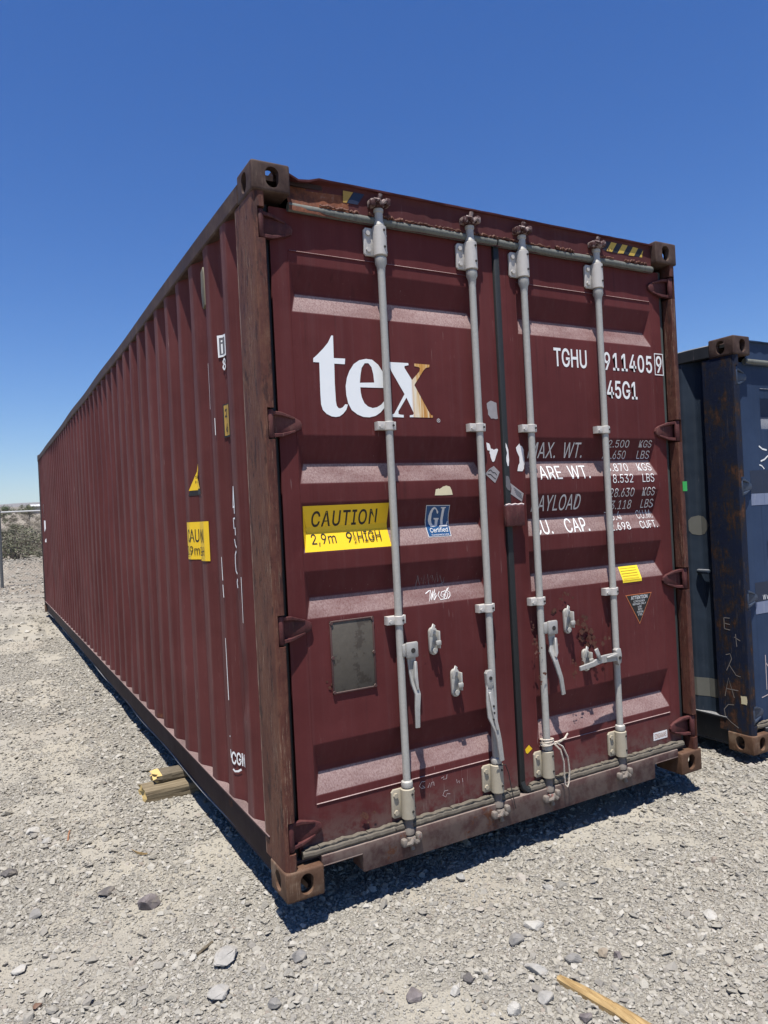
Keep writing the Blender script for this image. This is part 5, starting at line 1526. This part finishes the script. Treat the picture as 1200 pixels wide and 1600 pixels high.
# ================================================================== beyond the yard
def fence():
    root = empty('chain_link_fence', (-0.58, 16.98, gz(-0.58, 16.98)))
    tag(root, 'galvanised chain link fence with a pale top rail behind the maroon container', 'fence')
    H = 1.84
    for k in range(-2, 4):
        x = 3.0 * k
        wz = gz(-0.58 + x, 16.98) - root.location.z
        mb = MB(); mb.lathe([(0.036, wz - 0.1), (0.036, H - 0.02), (0.044, H - 0.015), (0.044, H + 0.02), (0.02, H + 0.05)], 12, (x, 0))
        mb.build('fence_post', M['steel_post'], root)
    mb = MB(); mb.tube([(-6.2 + 0.5 * i, 0, H - 0.03 + 0.004 * math.sin(i)) for i in range(32)], 0.021, 8)
    mb.build('top_rail', M['rail_bright'], root)
    mb = MB()
    s = 0.075
    x = -6.0 - H
    bm = mb.bm
    while x < 9.0:
        for sg in (1, -1):
            xa, xb = (x, x + H) if sg > 0 else (x + H, x)
            p = [Vector((xa, 0.024 * 1, 0.03)), Vector((xb, 0.024, H - 0.06))]
            w = Vector((0.0016, 0, 0)); t = Vector((0, 0.0016, 0))
            v = [bm.verts.new(q) for q in (p[0] - w, p[0] + w, p[1] + w, p[1] - w)]
            bm.faces.new(v)
        x += s
    tag(mb.build('wire_mesh', M['steel_post'], root, smooth=False), kind='stuff')
fence()

def leaf_material(name, a, b):
    n = NT(name)
    oi = n.t.nodes.new('ShaderNodeObjectInfo')
    c = n.mix(n.noise(9, 4, 0.7), a, b)
    c = n.mix(n.math('MULTIPLY', oi.outputs['Random'], 0.35), c, (0.17, 0.145, 0.10))
    m = n.done(c, 0.8, 0, None, 0.2)
    return m
M['leaf'] = leaf_material('grey_green_leaves', (0.085, 0.090, 0.055), (0.165, 0.165, 0.108))
M['leaf_dry'] = leaf_material('dry_brush_leaves', (0.150, 0.130, 0.105), (0.240, 0.210, 0.170))
M['leaf_dark'] = leaf_material('dark_green_leaves', (0.030, 0.048, 0.020), (0.070, 0.090, 0.040))
M['stem'] = simple('grey_stems', (0.17, 0.14, 0.115), 0.9)

def shrub_meshes(seed, h=1.0, w=1.0, nst=40, nl=1500, ls=0.030):
    r = random.Random(seed)
    st = MB(); lf = bmesh.new()
    tips = []
    for k in range(nst):
        a = r.uniform(0, 6.283); sp = r.uniform(0.1, 1.0)
        p = Vector((r.uniform(-.08, .08), r.uniform(-.08, .08), 0)); d = Vector((math.cos(a) * sp * w, math.sin(a) * sp * w, r.uniform(0.5, 1.0) * h)).normalized()
        L = r.uniform(0.55, 1.0) * h * (1.0 if sp < .6 else 0.85)
        path = [p.copy()]
        for i in range(5):
            d = (d + Vector((r.gauss(0, .18), r.gauss(0, .18), r.gauss(0.03, .12)))).normalized()
            p = p + d * L / 5; path.append(p.copy())
        st.tube(path, 0.010, 4, rfun=lambda t: 1.0 - 0.75 * t)
        tips += path[2:]
    for k in range(nl):
        b = r.choice(tips)
        c = b + Vector((r.gauss(0, .07), r.gauss(0, .07), r.gauss(0, .06))) * max(w, .6)
        if c.z < 0.03: continue
        u = Vector((r.gauss(0, 1), r.gauss(0, 1), r.gauss(0, 1))).normalized(); v = u.orthogonal().normalized()
        s = ls * r.uniform(0.5, 1.3)
        q = [c + u * s, c + v * s * 0.45, c - u * s, c - v * s * 0.45]
        lf.faces.new([lf.verts.new(x) for x in q])
    sm = st.mesh('stems', [M['stem']])
    lm = bpy.data.meshes.new('foliage'); lf.to_mesh(lm); lf.free()
    return sm, lm
SHR = [shrub_meshes(11 + k, 1.0, [0.9, 1.2, 0.7, 1.0][k]) for k in range(4)]
LM = []
for k, (sm, lm) in enumerate(SHR):
    lm2 = lm.copy(); lm.materials.append(M['leaf']); lm2.materials.append(M['leaf_dry']); LM.append((sm, lm, lm2))
def shrub(x, y, h, k, dry, label, group):
    root = empty('desert_shrub', (x, y, gz(x, y) - 0.02))
    h = h if h > 1.3 else h * 0.66
    root.scale = (h * 1.25, h * 1.25, h); root.rotation_euler.z = x * 7.3 + y
    tag(root, label, 'shrub', group)
    sm, a, b = LM[k % 4]
    link('stems', sm, root); link('foliage', b if dry else a, root)
GS = 'desert shrubs beyond the fence'
shrub(0.18, 26.2, 1.35, 1, False, 'largest grey green shrub, just right of the fence post and beyond it', GS)
rs_ = random.Random(4)
spots = [(1.05, 26.0, 1.15, 3, False), (-0.45, 26.8, 1.05, 0, True), (0.75, 29.5, 1.2, 2, True), (-0.1, 30.5, 1.15, 0, True), (1.5, 31, 1.1, 3, True), (0.3, 34.5, 1.2, 1, True), (1.2, 36, 1.1, 0, False), (2.2, 37, 1.15, 2, True), (-0.4, 38, 1.1, 3, True), (0.9, 41, 1.2, 1, True), (1.9, 44, 1.2, 0, True), (0.2, 45, 1.1, 2, False),
         (-1.8, 26.5, 1.2, 2, True), (-3.1, 27.5, 1.2, 1, False), (-2.2, 32, 1.1, 3, True), (-4.5, 30, 1.1, 0, True), (2.4, 27.5, 1.2, 0, True), (3.6, 29.0, 1.2, 2, False), (-0.85, 24.9, 0.5, 3, True), (0.95, 24.4, 0.45, 2, True)]
for i, (x, y, h, k, dry) in enumerate(spots):
    shrub(x, y, h, k, dry, 'dry brownish desert shrub in the mass beyond the fence' if dry else 'grey green desert shrub in the mass beyond the fence', GS)
def far_scrub():
    rs = np.random.RandomState(5)
    n = 4200
    t = rs.rand(n)
    y = 34 + (900 - 34) * t ** 2.2
    x = -0.97 + (y + 2.65) * np.tan(rs.uniform(rad(-22), rad(24), n))
    z = ground_z(x, y) - 0.03
    h = rs.uniform(0.35, 0.85, n)
    src = []
    for k in range(4):
        sm, a, b = LM[k]
        for mt in (M['leaf'], M['leaf_dry'], M['leaf_dry']):
            bm = bmesh.new(); bm.from_mesh(a); bmesh.ops.delete(bm, geom=[f for i, f in enumerate(list(bm.faces)) if i % 4], context='FACES')
            for f in bm.faces:
                c = f.calc_center_median()
                for v in f.verts: v.co = c + (v.co - c) * 2.0
            me = bpy.data.meshes.new('scrub_piece'); bm.to_mesh(me); bm.free(); me.materials.append(mt); src.append(me)
    geo_scatter('desert_scrub', np.stack([x, y, z], 1), np.stack([h * 1.3, h * 1.3, h], 1), np.stack([0 * h, 0 * h, rs.uniform(0, 6.28, n)], 1), rs.randint(0, len(src), n), src, 'far brown and grey green scrub covering the desert plain')
far_scrub()

def desert_tree(x, y, h, label):
    root = empty('desert_tree', (x, y, gz(x, y) - 0.05)); tag(root, label, 'tree', 'dark trees on the desert plain')
    r = random.Random(int(x * 10))
    mb = MB(); 
    mb.tube([(0, 0, 0), (0.08 * h, 0.03, 0.2 * h), (0.05 * h, 0, 0.45 * h)], 0.06 * h, 7, rfun=lambda t: 1 - .6 * t)
    for k in range(5):
        a = k * 1.26; mb.tube([(0.06 * h, 0, 0.25 * h), (0.25 * h * math.cos(a), 0.25 * h * math.sin(a), 0.5 * h), (0.42 * h * math.cos(a), 0.42 * h * math.sin(a), 0.72 * h)], 0.025 * h, 5, rfun=lambda t: 1 - .7 * t)
    mb.build('trunk', M['stem'], root)
    bm = bmesh.new()
    cl = [(Vector((r.gauss(0, .3), r.gauss(0, .3), r.uniform(.4, .9))) * h, r.uniform(.12, .25) * h) for _ in range(16)]
    for k in range(1600):
        c, s = r.choice(cl)
        p = c + Vector((r.gauss(0, 1), r.gauss(0, 1), r.gauss(0, .8))) * s * .55
        u = Vector((r.gauss(0, 1), r.gauss(0, 1), r.gauss(0, 1))).normalized(); v = u.orthogonal()
        q = .03 * h
        bm.faces.new([bm.verts.new(p + u * q), bm.verts.new(p + v * q * .5), bm.verts.new(p - u * q), bm.verts.new(p - v * q * .5)])
    me = bpy.data.meshes.new('crown'); bm.to_mesh(me); bm.free(); me.materials.append(M['leaf_dark']); link('crown', me, root)
desert_tree(5.35, 118, 2.3, 'small dark tree on the plain, left of the white roofed shed')
desert_tree(1.75, 112, 2.4, 'dark tree on the plain, seen over the fence post')

def shed():
    x0, y0 = 9.55, 190.0
    g = gz(x0 + 8, y0)
    root = empty('white_roofed_shed', (x0, y0, g)); tag(root, 'long low shed with a white roof far out on the desert plain', 'shed')
    ws = simple('pale_wall', (0.32, 0.30, 0.27), 0.8); wr = simple('white_roof', (0.80, 0.80, 0.79), 0.5, 0.03)
    mb = MB(); mb.box(0.4, 23.6, 0.4, 8.6, -0.5, 1.75); mb.build('wall', ws, root)
    mb = MB(); mb.prism([(0, 1.76), (24, 1.76), (24, 1.98), (0, 1.98)], 0, 4.5); mb.prism([(0, 1.76), (24, 1.76), (24, 1.98), (0, 1.98)], 4.502, 9)
    for v in mb.bm.verts: v.co.z += 0.35 * (1 - abs(v.co.y - 4.5) / 4.5)
    mb.build('roof', wr, root)
    for k in range(3):
        mb = MB(); mb.box(3 + 7 * k, 6 + 7 * k, 0.36, 0.395, -0.4, 1.4); mb.build('door', M['steel_post'], root)
shed()

def mountains():
    n = NT('desert_mountain')
    c = n.mix(n.noise(0.004, 6, 0.7), (0.11, 0.095, 0.08), (0.20, 0.17, 0.145))
    mm = n.done(c, 0.95, 0, None, 0.1)
    rs = np.random.RandomState(12)
    nx, ny = 220, 14
    xs = np.linspace(-4600, 6600, nx)
    bm = bmesh.new()
    rows = []
    for j in range(ny):
        t = j / (ny - 1)
        row = []
        for x in xs:
            y = 6200 + 2400 * t
            base = SLOPE * (y - 9) - 2
            pr = 0.5 + 0.9 * float(vnoise(np.array([x / 900 + 40]), np.array([3.3]), 1)[0]) + 0.45 * float(vnoise(np.array([x / 300]), np.array([t * 3]), 2)[0]) + 0.22 * float(vnoise(np.array([x / 110]), np.array([t * 6]), 3)[0])
            hgt = 62 * max(0.05, pr) * math.sin(math.pi * min(1, t * 1.0)) ** 0.9
            row.append(bm.verts.new((x, y, base + hgt - 6)))
        rows.append(row)
    for a, b in zip(rows, rows[1:]):
        for i in range(nx - 1): bm.faces.new([a[i], a[i + 1], b[i + 1], b[i]])
    me = bpy.data.meshes.new('mountains'); bm.to_mesh(me); bm.free(); me.materials.append(mm)
    o = link('mountains', me); tag(o, 'low blue grey mountain range along the horizon', kind='structure')
mountains()

# ================================================================== desert haze
def haze():
    m = bpy.data.materials.new('pale_haze'); m.use_nodes = True
    nt = m.node_tree
    nt.nodes.remove(nt.nodes['Principled BSDF'])
    v = nt.nodes.new('ShaderNodeVolumePrincipled')
    v.inputs['Color'].default_value = (0.86, 0.91, 0.97, 1)
    v.inputs['Density'].default_value = 0.000065
    v.inputs['Anisotropy'].default_value = 0.2
    nt.links.new(v.outputs[0], nt.nodes['Material Output'].inputs['Volume'])
    mb = MB(); mb.box(-5600, 7800, -1900, 9800, -1.8, 350.0)
    o = mb.build('haze', m, smooth=False)
    tag(o, 'thin pale haze over the desert', kind='stuff')
haze()
